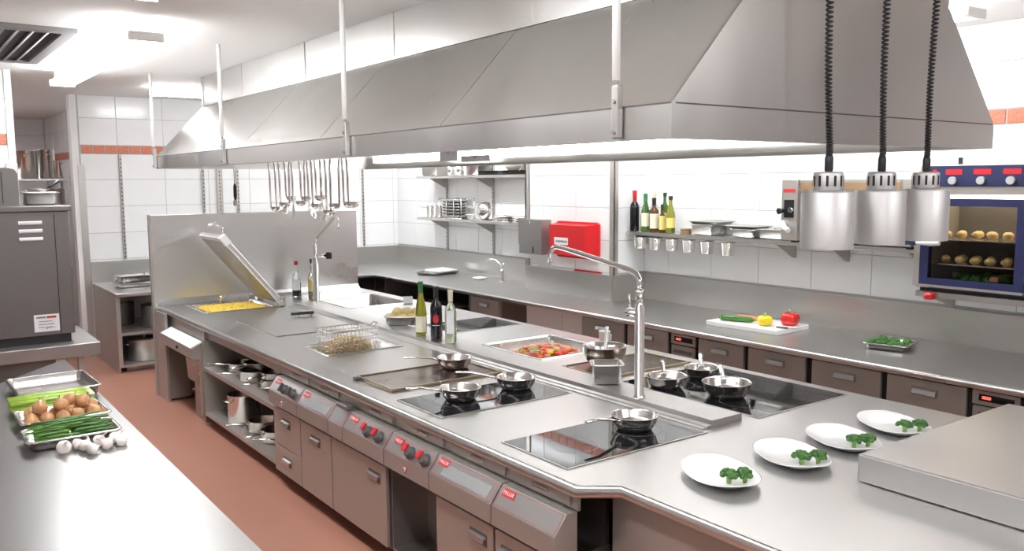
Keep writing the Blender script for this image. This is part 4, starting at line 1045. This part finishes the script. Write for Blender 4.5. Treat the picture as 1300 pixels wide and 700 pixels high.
for i, (y, lb) in enumerate([(5.26, 'deep steel tray stack next to the brown tin on the wall shelf'), (4.80, 'steel tray in the middle of the wall shelf'), (4.47, 'wide steel tray on the wall shelf by the grill')]):
    gn(lb, 6.08, y, ZSH, .26, (.27, .27, .36)[i], (.10, .075, .085)[i], 0, 'gastro_tray', 'tray', 'steel_tray', gt)
gn('steel tray stacked on top of the deep tray on the wall shelf', 6.08, 5.24, ZSH + .1015, .27, .36, .03, 0, 'gastro_tray', 'tray', 'steel_shelf', gt)
gn('flat steel tray lying across the middle tray on the wall shelf', 6.09, 4.83, ZSH + .0765, .27, .33, .025, 0, 'gastro_tray', 'tray', 'steel_shelf', gt)
# hanging steel mugs under the shelf
cr = thing('cup_rail', 'thin steel rail below the wall shelf holding steel cups', 'rail', (6.05, 5.47, 1.555))
MB().tube([(0, -.72, 0), (0, .70, 0)], .006, 6).build('bar', 'steel_pan', cr)
for y in (-.68, 0, .66): MB().tube([(0, y, 0), (0, y, .037)], .005, 6).build('hanger', 'steel_pan', cr)
for i, y in enumerate((6.07, 5.86, 5.65, 5.44, 5.22, 4.98)):
    t = thing('steel_cup', 'small steel cup hanging below the wall shelf', 'cup', (6.0, y, 1.435), 0, 'steel cups under the wall shelf')
    MB().lathe([(.050, 0), (.054, .005), (.064, .11), (.067, .113), (.060, .11), (.050, .008), (.001, .006)], 16).build('body', 'steel_pan', t)
    MB().tube([(.060, .0, .09), (.064, 0, .122), (.055, 0, .1265), (.046, 0, .12)], .004, 6).build('hook', 'chrome', t)
    MB().tube([(-.045, -.04, .09), (-.065, -.075, .075), (-.06, -.07, .03), (-.04, -.04, .025)], .005, 6).build('handle', 'chrome', t)

# salamander grill
t = thing('salamander_grill', 'steel salamander grill with black knob on the wall shelf', 'grill', (6.0, 3.75, ZSH))
MB().box(5.78, 4.12, .02, 6.22, 4.27, .50, .006).build('control_side', 'steel_front', t, loc=(-6, -3.75, 0))
MB().box(5.80, 3.28, .40, 6.22, 4.119, .50, .006).build('top_body', 'steel_front', t, loc=(-6, -3.75, 0))
MB().box(5.80, 3.20, .02, 6.22, 3.279, .50, .006).build('side_body', 'steel_front', t, loc=(-6, -3.75, 0))
MB().box(6.18, 3.28, .02, 6.22, 4.119, .40).build('back_body', 'steel_dull', t, loc=(-6, -3.75, 0))
MB().box(5.82, 3.28, .02, 6.18, 4.119, .05).build('base_plate', 'steel_front', t, loc=(-6, -3.75, 0))
MB().box(5.795, 3.29, .42, 5.80, 4.11, .475).build('top_trim', 'wood_brown', t, loc=(-6, -3.75, 0))
MB().box(5.776, 4.15, .20, 5.78, 4.24, .34).build('switch_plate', 'black_plastic', t, loc=(-6, -3.75, 0))
MB().tube([(5.776, 4.17, .26), (5.75, 4.17, .26)], .022, 12).build('knob', 'chrome', t, loc=(-6, -3.75, 0))
MB().tube([(5.776, 4.235, .255), (5.72, 4.25, .25)], [.012, .026], 12).build('lever_knob', 'black_plastic', t, loc=(-6, -3.75, 0))
MB().tube([(5.776, 4.25, .16), (5.73, 4.20, .12), (5.72, 4.15, .10)], .022, 8).build('grip', 'white_plastic', t, loc=(-6, -3.75, 0))
MB().box(5.776, 4.14, .40, 5.779, 4.25, .425).build('paper_label', 'label_red', t, loc=(-6, -3.75, 0))
MB().box(5.83, 3.30, .15, 6.17, 4.10, .16).build('grill_rack', 'steel_pan', t, loc=(-6, -3.75, 0))
for y in (3.24, 4.2): MB().box(5.85, y - .02, 0, 6.2, y + .02, .0195).build('foot', 'black_plastic', t, loc=(-6, -3.75, 0))
t = thing('oven_glove', 'red and dark cloth lying on the shelf below the grill', 'cloth', (5.99, 3.4, ZSH - .0)); 
t.location = (5.86, 3.6, 1.6505); MB().box(-.03, -.25, 0, .1, .25, .016, .006).build('pad', 'knob_red', t); MB().box(-.032, -.10, .002, -.0305, .1, .012).build('cuff', 'dark_grey', t)

# ------------------------------------------------------------------ combi oven
ov = thing('combi_oven', 'steel combi oven with blue control strip and blue framed glass door', 'oven', (6.0, 2.55, 1.34))
OX, OY0, OY1, OZ0, OZ1 = 5.83, 1.95, 3.17, 1.345, 2.19
def ob(mb, nm, mat, par=ov): return mb.build(nm, mat, par, world=True)
ob(MB().box(OX, OY0, 1.99, 6.24, OY1, OZ1, .004), 'top_housing', 'steel_front')
ob(MB().box(OX, 3.07, OZ0, 6.24, OY1, 1.989, .004), 'side_housing', 'steel_front')
ob(MB().box(OX, OY0, OZ0, 6.24, 2.42, 1.989, .004), 'side_housing', 'steel_front')
ob(MB().box(6.20, 2.42, OZ0, 6.24, 3.07, 1.989), 'back_housing', 'dark_grey')
ob(MB().box(OX, 2.42, OZ0 - .0, 6.20, 3.07, OZ0 + .03), 'floor_housing', 'dark_grey')
ob(MB().box(OX + .03, OY0 + .02, 1.32, 6.23, OY1 - .02, OZ0 - .0005), 'underside', 'black_plastic')
cs = ob(MB().box(OX - .012, OY0, 2.045, OX - .0005, 3.12, 2.185, .003), 'control_strip', 'blue_panel')
for k, y in enumerate((2.93, 2.745, 2.56)):
    kb = ob(MB().tube([(OX - .0125, y, 2.085), (OX - .04, y, 2.085)], .026, 16), 'knob', 'steel_lamp', cs)
    ob(MB().box(OX - .0135, y - .055, 2.125, OX - .0122, y + .055, 2.16, .0005), 'marking', 'glow_label', cs) if 'glow_label' in MATS else ob(MB().box(OX - .0135, y - .055, 2.125, OX - .0122, y + .055, 2.16), 'marking', 'knob_red', cs)
for a in (3.06, 3.105):
    for z in (2.09, 2.145): ob(MB().tube([(OX - .0125, a, z), (OX - .0135, a, z)], .017, 10), 'symbol', 'knob_red', cs)
text('PALUX', .042, cs, Vector((OX - .0128, 2.30, 2.135)) - wloc(cs), FACE_NX, 'paper', sx=1.2, bold=.001)
ob(MB().box(OX - .013, 2.30 - .085, 2.115, OX - .0122, 2.30 + .085, 2.155), 'badge', 'label_red', cs)
# door
dr = ob(MB().box(OX - .05, 2.44, 1.375, OX - .001, 3.12, 1.42).box(OX - .05, 2.44, 1.915, OX - .001, 3.12, 1.965).box(OX - .05, 2.44, 1.42, OX - .001, 2.50, 1.915).box(OX - .05, 3.06, 1.42, OX - .001, 3.12, 1.915), 'door', 'blue_panel')
ob(MB().box(OX - .046, 2.445, 1.357, OX - .002, 3.15, 1.3745), 'door_trim', 'steel_panel', dr); ob(MB().box(OX - .048, 3.121, 1.36, OX - .001, 3.165, 1.97), 'hinge_side', 'steel_front', dr)
ob(MB().box(OX - .038, 2.50, 1.42, OX - .032, 3.06, 1.915), 'glass', 'door_glass', dr)
ob(MB().tube([(OX - .05, 3.10, 1.665), (OX - .10, 3.10, 1.665)], .014, 8), 'handle_stem', 'steel_panel', dr)
ob(MB().tube([(OX - .10, 3.12, 1.665), (OX - .10, 3.02, 1.665), (OX - .10, 2.96, 1.665)], [.016, .022, .016], 10), 'handle', 'white_plastic', dr)
ob(MB().tube([(OX - .10, 3.21, 1.665), (OX - .10, 3.12, 1.665)], [.024, .018], 10), 'handle_end', 'blue_panel', dr)
ob(MB().box(5.86, 2.43, 1.51, 6.19, 3.06, 1.518), 'rack', 'steel_pan'); ob(MB().box(5.86, 2.43, 1.68, 6.19, 3.06, 1.688), 'rack', 'steel_pan')
ob(MB().box(5.9, 2.44, 1.96, 6.18, 3.05, 1.985), 'oven_lamp', 'oven_glow')
rnd = random.Random(31); pts = []
for zz in (1.519, 1.689):
    for i in range(11):
        pts.append((5.90 + .12 * (i % 2) + rnd.uniform(-.01, .02), 2.50 + i * .05, zz + .028, .033, 1.1, .9, .8))
lumps('potato', 'baked potato on an oven rack behind the glass door', 'potato', 'potatoes baking in the oven', pts, 'potato_baked', 40)
mb = MB()
for i in range(60): mb.mi(rnd.choice([0, 0, 1])); mb.blob((rnd.uniform(5.9, 6.1), rnd.uniform(2.52, 3.0), 1.395 + rnd.uniform(0, .04)), rnd.uniform(.02, .035), i, 6, 4, .25)
tag(mb.build('roast_vegetables', ['broccoli', 'veg_pink']), 'green and red vegetables on the oven floor', 'vegetables', kind='stuff')
# oven support shelf, valve
t = thing('oven_shelf', 'steel bracket shelf carrying the combi oven', 'shelf', (6.0, 2.5, 1.28)); MB().box(-.18, -.9, 0, .24, .66, .0395).build('board', 'steel_shelf', t)
for y in (.6, -.1): MB().prism([(-.12, -.0005), (.24, -.0005), (.24, -.10), (.2, -.10)], 'y', y - .01, y + .01).build('bracket', 'steel_front', t)
t = thing('gas_valve', 'red valve knob below the corner of the combi oven', 'valve', (5.80, 3.05, 1.27)); MB().tube([(0, 0, 0), (0, 0, .045)], .035, 10).build('knob', 'red_plastic', t); MB().tube([(0, 0, .02), (.03, 0, .02)], .012, 8).build('pipe', 'chrome', t)
t = thing('paper_card', 'small white card standing on top of the combi oven', 'card', (5.95, 3.02, 2.1905)); MB().box(-.005, -.085, 0, .005, .085, .10).build('sheet', 'paper', t, rot=(0, .15, 0)); MB().box(-.012, -.083, .004, -.0062, -.055, .05).build('side_flap', 'black_plastic', t)

# cutting board and vegetables
cbx = thing('cutting_board', 'thick white plastic cutting board on the long worktop', 'cutting board', (5.70, 4.42, ZT + .0005), .05)
MB().box(-.22, -.34, 0, .22, .34, .04, .006).build('slab', 'white_plastic', cbx); MB().box(-.20, -.32, -.0003, -.16, -.28, .0002).build('foot', 'white_plastic', cbx)
ZC = ZT + .041
def cucumber(label, x, y, z, L, r, rz, mat, cat, nm, grp=None, taper=.5):
    t = thing(nm, label, cat, (x, y, z), rz, grp)
    MB().tube([(-L / 2, 0, r), (-L / 2 + .02, 0, r), (0, .004, r), (L / 2 - .03, 0, r), (L / 2, 0, r)], [r * .45, r * .9, r, r * (.5 + taper / 2), r * .3], 12).build('body', mat, t)
    MB().tube([(-L / 2 - .012, 0, r), (-L / 2 + .002, 0, r)], r * .25, 6).build('stalk', 'broccoli_stem', t)
cucumber('dark green cucumber lying on the cutting board', 5.60, 4.54, ZC, .30, .026, -1.25, 'cucumber', 'cucumber', 'cucumber', None, .8)
for i in range(3):
    cucumber('orange carrot lying behind the cucumber on the cutting board', 5.69 + i * .04, 4.52 + .02 * i, ZC, .24, .017, -1.35, 'carrot', 'carrot', 'carrot', 'carrots on the cutting board', 0)
def pepper(label, x, y, z, r, mat, rz):
    t = thing('bell_pepper', label, 'pepper', (x, y, z), rz)
    loops = []
    for q, zz in ((.45, 0), (.75, .05), (.95, .35), (1, .75), (.9, 1.15), (.55, 1.38), (.2, 1.30)):
        loops.append([((r * q * (1 + .09 * math.cos(4 * a))) * math.cos(a), (r * q * (1 + .09 * math.cos(4 * a))) * math.sin(a), r * zz) for a in [2 * PI * i / 24 for i in range(24)]])
    MB().loft(loops).build('body', mat, t)
    MB().tube([(0, 0, r * 1.28), (.004, 0, r * 1.5), (.014, .004, r * 1.7)], [.012, .007, .008], 8).build('stalk', 'broccoli_stem', t)
pepper('yellow bell pepper on the cutting board', 5.63, 4.285, ZC, .058, 'pepper_yellow', .4)
pepper('red bell pepper behind the yellow one on the cutting board', 5.80, 4.17, ZC, .072, 'pepper_red', 1.0)
t = thing('paring_knife', 'small knife with dark handle on the cutting board by the peppers', 'knife', (5.60, 4.15, ZC), -1.3)
MB().tube([(0, 0, .008), (.09, 0, .008)], [.008, .009], 8, flat=.7).build('handle', 'black_plastic', t); MB().prism([(.09, -.009), (.19, .006), (.09, .010)], 'z', .006, .008).build('blade', 'chrome', t)
gn('small steel tray of broccoli on the long worktop', 5.73, 3.28, ZT + .0005, .30, .30, .045, .25)
for i, (dx, dy) in enumerate([(-.09, -.07), (-.09, .02), (-.08, .10), (0, -.10), (.0, 0), (.0, .09), (.09, -.08), (.09, .02), (.08, .10)]):
    broccoli('green broccoli floret in the small steel tray on the long worktop', 5.73 + dx, 3.28 + dy, ZT + .006, .042, 60 + i, 'broccoli florets in the tray', i)

# far corner shelf items
ZL, ZU = 1.6205, 2.1805
t = thing('plate_rack', 'steel wire rack holding trays on the lower corner shelf', 'rack', (6.08, 9.55, ZL))
mb = MB()
for y in (-.27, -.09, .09, .27): mb.tube([(-.10, y, .0), (-.10, y, .26), (.10, y, .26), (.10, y, 0)], .007, 6)
for z in (.006, .25):
    for x in (-.10, .10): mb.tube([(x, -.27, z), (x, .27, z)], .006, 6)
mb.build('wire_frame', 'steel_pan', t)
for i in range(6):
    gn('steel tray slid in the wire rack on the lower corner shelf', 6.08, 9.60, ZL + .012 + i * .038, .17, .44, .03, 0, 'gastro_tray', 'tray', 'steel_tray', 'trays in the wire rack')
for i in range(3):
    pot('steel_mug', 'steel mug on the lower corner shelf end', 6.10 - .0 * i, 10.0 + .125 * i, ZL, .045, .16, .3, False, 'mugs on the corner shelf')
t = thing('colander', 'steel domed bowl turned on its side on the lower corner shelf', 'bowl', (6.06, 8.83, ZL + .115))
MB().lathe([(.115, 0), (.11, .04), (.085, .08), (.04, .105), (.001, .11), (.001, .105), (.038, .10), (.08, .076), (.105, .038), (.11, 0)], 20).build('dome', 'steel_pan', t, rot=(0, -1.45, 0)); MB().box(-.04, -.05, -.115, .06, .05, -.10).build('foot', 'steel_dull', t)
for i, y in enumerate((8.45, 8.05)):
    for k in range(3):
        t = thing('steel_cover', 'flat steel pan lid in a low stack on the lower corner shelf', 'lid', (6.08, y, ZL + k * .026), 0, 'pan lids on the corner shelf')
        MB().lathe([(.15, 0), (.155, .004), (.13, .016), (.02, .022)], 20).build('disc', 'steel_tray', t); 
        MB().tube([(-.03, 0, .0205), (0, 0, .0255), (.03, 0, .0205)], .004, 6).build('handle', 'chrome', t)
gn('white paper lined box on the lower corner shelf', 5.99, 9.08, ZL, .08, .14, .07, 0, 'storage_box', 'box', 'white_plastic')
# upper shelf
for y, w in ((10.1, .3),):
    gn('deep steel container at the end of the upper corner shelf', 6.1, y, ZU, .24, .42, .2, 0, 'gastro_container', 'container', 'steel_shelf')
for k, y in enumerate((9.60, 9.38)):
    t = thing('cutlery_can', 'steel can of upright knives on the upper corner shelf', 'can', (6.04, y, ZU), 0, 'cutlery cans on the upper shelf')
    MB().lathe([(.05, 0), (.055, .14), (.052, .14), (.047, .006), (.001, .005)], 14).build('body', 'steel_pan', t)
    for i in range(4): MB().tube([(.02 * math.cos(i * 1.6), .02 * math.sin(i * 1.6), .008), (.04 * math.cos(i * 1.6), .04 * math.sin(i * 1.6), .22)], .008, 6).build('knife_handle', 'black_plastic', t)
for k in range(3):
    t = thing('baking_sheet', 'dark baking sheet stacked on the upper corner shelf', 'tray', (6.09, 8.36, ZU + k * .017), 0, 'baking sheets on the upper shelf')
    MB().loft([rrect(.13, .48, .01, 0), rrect(.135, .49, .01, .012), rrect(.142, .495, .01, .015), rrect(.132, .485, .01, .013), rrect(.126, .47, .01, .003)], True, True).build('sheet', 'dark_grey' if k == 1 else 'griddle_plate', t)
    MB().box(-.147, -.05, .010, -.1425, .05, .015).build('grip', 'steel_dull', t)
pot('stock_pot', 'large pale steel pot behind the hood rim on the upper corner shelf', 6.08, 9.05, ZU, .14, .26, 0, False, None, 'steel_shelf', False)
t = thing('mixing_bowl', 'pale round bowl on the baking sheets of the upper corner shelf', 'bowl', (6.09, 8.3, ZU + .051)); MB().lathe([(.06, 0), (.11, .05), (.13, .11), (.125, .11), (.10, .05), (.001, .01)], 20).build('body', 'white_plastic', t); MB().lathe([(.131, .105), (.136, .11), (.131, .113)], 20, cap0=False, cap1=False).build('rim', 'white_plastic', t)

# ------------------------------------------------------------------ left prep table
pt = thing('prep_table', 'long steel preparation table in the foreground with an angled end', 'table', (0.2, 4.0, 0))
ppoly = [(-.6, 1.2), (.92, 1.2), (.945, 6.54), (.50, 5.97), (-.6, 4.56)]
MB().prism(ppoly, 'z', ZT - .05, ZT).build('top', 'steel_table', pt, world=True)
MB().prism([(-.4, 1.5), (.80, 1.5), (.83, 6.1), (.45, 5.6), (-.4, 4.5)], 'z', .25, .28).build('undershelf', 'steel_front', pt, world=True)
for x, y in ((.78, 1.55), (.78, 3.8), (.80, 5.95), (-.38, 1.55), (-.38, 4.4)):
    MB().box(x - .025, y - .025, 0, x + .025, y + .025, ZT - .0505).build('leg', 'steel_front', pt, world=True)
gn('empty deep steel tray at the angled end of the preparation table', .725, 5.50, ZT, .42, .50, .065, .03)
gn('shallow steel tray of brown onions on the preparation table', .665, 4.80, ZT, .41, .31, .05, .02)
gn('shallow steel tray of green beans on the preparation table', .645, 4.42, ZT, .40, .27, .05, .0)
gn('shallow steel tray of celery on the preparation table', .67, 5.10, ZT, .38, .26, .03, .02)
rnd = random.Random(21)
for i in range(6):
    t = thing('celery_stick', 'pale green celery stick lying in the celery tray', 'celery', (.665, 5.03 + .035 * i, ZT + .022 + (.03 if i % 2 else 0)), rnd.uniform(-.05, .12), 'celery sticks in the tray')
    r = .021
    prof = [(r * math.cos(a), r * math.sin(a)) for a in [PI * (1.05 + .9 * k / 7) for k in range(8)]] + [(r * .6 * math.cos(a), r * .6 * math.sin(a) + .004) for a in [PI * (1.95 - .9 * k / 7) for k in range(8)]]
    MB().loft([[(x, p[0] * s_, p[1] * s_ + .018 + (.004 if abs(x) < .1 else 0)) for p in prof] for x, s_ in ((-.20, 1.0), (-.05, .98), (.10, 1.0), (.17, 1.15))]).build('stalk', 'celery', t)
    MB().loft([[(x, p[0] * s_, p[1] * s_ + .018) for p in prof] for x, s_ in ((.1705, 1.16), (.20, 1.22))]).build('root_end', 'celery_pale', t)
t = thing('celery_stick', 'upturned celery offcut on the celery tray by the onions', 'celery', (.60, 4.985, ZT + .045), .2); MB().tube([(-.03, 0, 0), (0, 0, .025), (.02, 0, .05)], [.014, .016, .012], 8).build('stalk', 'celery', t); MB().tube([(.02, 0, .05), (.026, 0, .058)], [.012, .010], 8).build('cut_end', 'celery_pale', t)
def onion(label, x, y, z, r, rz, tilt, grp):
    t = thing('onion', label, 'onion', (x, y, z), rz, grp); t.rotation_euler = (tilt, 0, rz)
    MB().lathe([(r * .15, -r * .86), (r * .6, -r * .74), (r * .92, -r * .35), (r, 0), (r * .93, r * .35), (r * .65, r * .72), (r * .28, r * .95), (r * .12, r * 1.1)], 16).build('bulb', 'onion', t)
    MB().tube([(0, 0, r * 1.02), (.003, 0, r * 1.25), (.008, .002, r * 1.4)], [r * .12, r * .07, r * .09], 6).build('dry_neck', 'onion_dry', t)
    MB().lathe([(.001, -r * .97), (r * .13, -r * .93), (r * .16, -r * .84)], 8).build('root_tuft', 'onion_dry', t)
ol = [(-.145, -.06, 0), (-.075, -.06, .0), (-.005, -.065, 0), (.065, -.06, 0), (.14, -.055, 0), (-.11, .02, 0), (-.03, .015, 0), (.045, .02, 0), (.12, .03, 0), (-.13, .085, 0), (.0, .085, 0), (.09, .09, 0), (.15, .09, 0), (-.005, -.02, 1), (.10, .0, 1), (-.10, -.02, 1), (.05, .06, 1)]
for i, (dx, dy, up_) in enumerate(ol):
    onion('round brown onion in the onion tray', .665 + dx, 4.80 + dy, ZT + .042 + (.05 if up_ else 0), rnd.uniform(.032, .036) if not up_ else .037, rnd.uniform(0, 6), rnd.uniform(-.7, .7), 'brown onions in the tray')
meshes = []
for k in range(4):
    mb = MB(); L = (.072, .075, .070, .066)[k]; c = (.003, -.003, .002, .004)[k]
    mb.tube([(-L, 0, 0), (-L * .9, c * .2, 0), (0, c, .002), (L * .9, c * .2, 0), (L, 0, 0)], [.0015, .0045, .0052, .0042, .001], 6)
    meshes.append(mb.mesh('green_bean', 'bean' if k % 2 else 'bean_light'))
def bean(i, dx, dy, z, rz):
    o = link('green_bean', meshes[i % 4], None, (.645 + dx, 4.42 + dy, z), (0, 0, rz))
    tag(o, 'thin green bean in the heaped bean tray', 'green bean', 'green beans in the tray')
cnt = 0
for layer, rows in enumerate((10, 11, 12, 11, 9, 7)):
    ang = (.06, -.06)[layer % 2]
    for q in range(rows):
        sh = rnd.uniform(-.045, .045) if layer > 2 else 0
        for dx in (-.078, .078):
            bean(cnt, dx + sh, (q - (rows - 1) / 2) * .0165, ZT + .011 + layer * .0125, ang); cnt += 1
for q in range(16):   # loose beans lying crosswise on the heap, each at its own height
    bean(cnt, -.10 + .2 * ((q * 5) % 16) / 15, -.055 + .11 * ((q * 7) % 16) / 15, ZT + .011 + 6 * .0125 + (q % 2) * .0115, rnd.uniform(-.3, .3)); cnt += 1
def garlic(x, y, r, rz, tilt):
    t = thing('garlic_bulb', 'whole white garlic bulb lying beside the bean tray', 'garlic', (x, y, ZT + r * .8), rz, 'garlic bulbs on the preparation table'); t.rotation_euler = (tilt, 0, rz)
    loops = []
    for q, zz in ((.3, -.78), (.75, -.65), (1, -.15), (.95, .2), (.6, .62), (.25, .95), (.14, 1.35)):
        loops.append([(r * q * (1 + .08 * abs(math.cos(3 * a))) * math.cos(a), r * q * (1 + .08 * abs(math.cos(3 * a))) * math.sin(a), r * zz) for a in [2 * PI * i / 18 for i in range(18)]])
    MB().loft(loops).build('bulb', 'garlic', t)
    MB().tube([(0, 0, r * 1.3), (.004, 0, r * 1.6), (.012, 0, r * 1.75)], [r * .15, r * .12, r * .14], 6).build('neck', 'garlic_pink', t)
for x, y, r, rz, tl in [(.585, 4.225, .031, 0, .9), (.645, 4.245, .027, 1.8, 1.3), (.67, 4.19, .029, 2.6, .9), (.685, 4.13, .027, 2.0, 1.4), (.735, 4.24, .029, .6, .7), (.755, 4.175, .028, 4.0, 1.1), (.805, 4.25, .029, 1.0, .8), (.815, 4.185, .028, 5.2, 1.2)]:
    garlic(x, y, r, rz, tl)

# ------------------------------------------------------------------ left appliance bench
bn = thing('appliance_bench', 'thick steel bench carrying the grey appliance on the left', 'bench', (.6, 7.6, 0))
MB().box(-.4, 7.10, ZT - .10, 1.28, 8.05, ZT, .006).build('top', 'steel_dull', bn, world=True)
MB().box(-.38, 7.2, .12, .98, 8.0, ZT - .1005).build('cabinet', 'steel_appliance', bn, world=True)
for x in (-.3, 1.15):
    for y in (7.2, 7.95): MB().box(x - .02, y - .02, 0, x + .02, y + .02, ZT - .1005 if x > 1 else .1195).build('leg', 'steel_front', bn, world=True)
ap = thing('grey_appliance', 'large grey steel cooking appliance with three louvres on the bench', 'appliance', (.5, 7.6, ZT))
MB().box(-.4, 7.26, .965, 1.135, 8.0, 1.90, .006).build('case', 'steel_appliance', ap, world=True)
MB().box(-.42, 7.24, 1.9005, 1.155, 8.02, 1.94, .005).build('top_cover', 'steel_appliance', ap, world=True)
MB().box(-.38, 7.29, ZT + .0005, 1.11, 7.98, .9645).build('plinth', 'black_plastic', ap, world=True)
MB().box(1.035, 7.257, .97, 1.04, 7.2598, 1.88).build('seam', 'dark_gap', ap, world=True)
for z in (1.815, 1.755, 1.695):
    MB().prism([(7.2595, z - .012), (7.245, z - .004), (7.245, z + .010), (7.2595, z + .016)], 'x', .80, .955).build('louvre', 'paper', ap, world=True)
lb = MB().box(.86, 7.2570, .965 + .03, 1.03, 7.2592, 1.125).build('paper_label', 'paper', ap, world=True)
o = wloc(lb)
MB().box(.875, 7.2558, 1.098, .94, 7.2568, 1.110).build('print_line', 'mid_grey', lb, world=True); MB().box(.945, 7.2558, 1.096, 1.01, 7.2568, 1.112).build('print_line', 'label_red', lb, world=True)
for k in range(3): MB().box(.89, 7.2558, 1.07 - k * .022, .98 + .015 * (k % 2), 7.2568, 1.075 - k * .022).build('print_line', 'mid_grey', lb, world=True)
MB().tube([(.94, 7.2562, 1.012), (.955, 7.2562, 1.03), (.96, 7.2562, 1.015), (.98, 7.2562, 1.032), (.985, 7.2562, 1.018), (1.0, 7.2562, 1.028)], .002, 5).build('signature', 'ink', lb, world=True)
a2 = thing('grey_appliance', 'smaller dark rounded appliance on top of the large grey one', 'appliance', (.4, 7.65, 1.9405))
MB().prism([(-.5, 0), (.44, 0), (.44, .24), (.42, .275), (.38, .285), (-.5, .285)], 'y', -.2, .2).build('case', 'steel_appliance', a2); MB().box(.33, -.203, .02, .335, -.2005, .26).build('seam', 'dark_gap', a2)
t = gn('small steel tub holding a pan on top of the grey appliance', 1.01, 7.72, 1.9405, .26, .24, .10, 0, 'gastro_container', 'container', 'steel_shelf')
t = thing('frying_pan', 'black handled pan resting across the tub on the grey appliance', 'pan', (1.0, 7.70, 2.043), .5)
MB().lathe([(.07, 0), (.09, .025), (.093, .026), (.07, .004), (.001, .003)], 18).build('body', 'steel_dull', t); MB().tube([(.08, 0, .02), (.14, 0, .06), (.19, 0, .085)], [.010, .012, .011], 8).build('handle', 'black_plastic', t)

# shelf rack seen through the opening
rk = thing('pot_rack', 'steel rack with stock pots seen through the doorway opening', 'rack', (1.55, 12.1, 0))
for x in (1.22, 1.88):
    for y in (11.85, 12.35): MB().box(x - .015, y - .015, 0, x + .015, y + .015, 2.20).build('post', 'steel_shelf', rk, world=True)
for z in (.4, 1.1, 1.85, 2.17):
    MB().box(1.20, 11.84, z - .02, 1.90, 12.36, z).build('shelf', 'steel_shelf', rk, world=True)
gr = 'stock pots on the doorway rack'
pot('stock_pot', 'tall stock pot on the left of the doorway rack top', 1.46, 12.05, 2.1705, .12, .34, 1.57, False, gr, 'steel_pan', False)
pot('stock_pot', 'tallest stock pot in the middle of the doorway rack top', 1.69, 12.15, 2.1705, .10, .36, 1.57, False, gr, 'steel_pan', False)
pot('stock_pot', 'short stock pot before the tall ones on the doorway rack top', 1.79, 11.95, 2.1705, .055, .22, 2.4, False, gr, 'steel_pan', False)
pot('stock_pot', 'dark pot on the second shelf of the doorway rack', 1.48, 12.0, 1.8505, .15, .16, 1, False, gr, 'steel_dull', False)
pot('stock_pot', 'grey pot at the post of the doorway rack second shelf', 1.76, 12.0, 1.8505, .10, .2, 1, False, gr, 'steel_shelf', False)
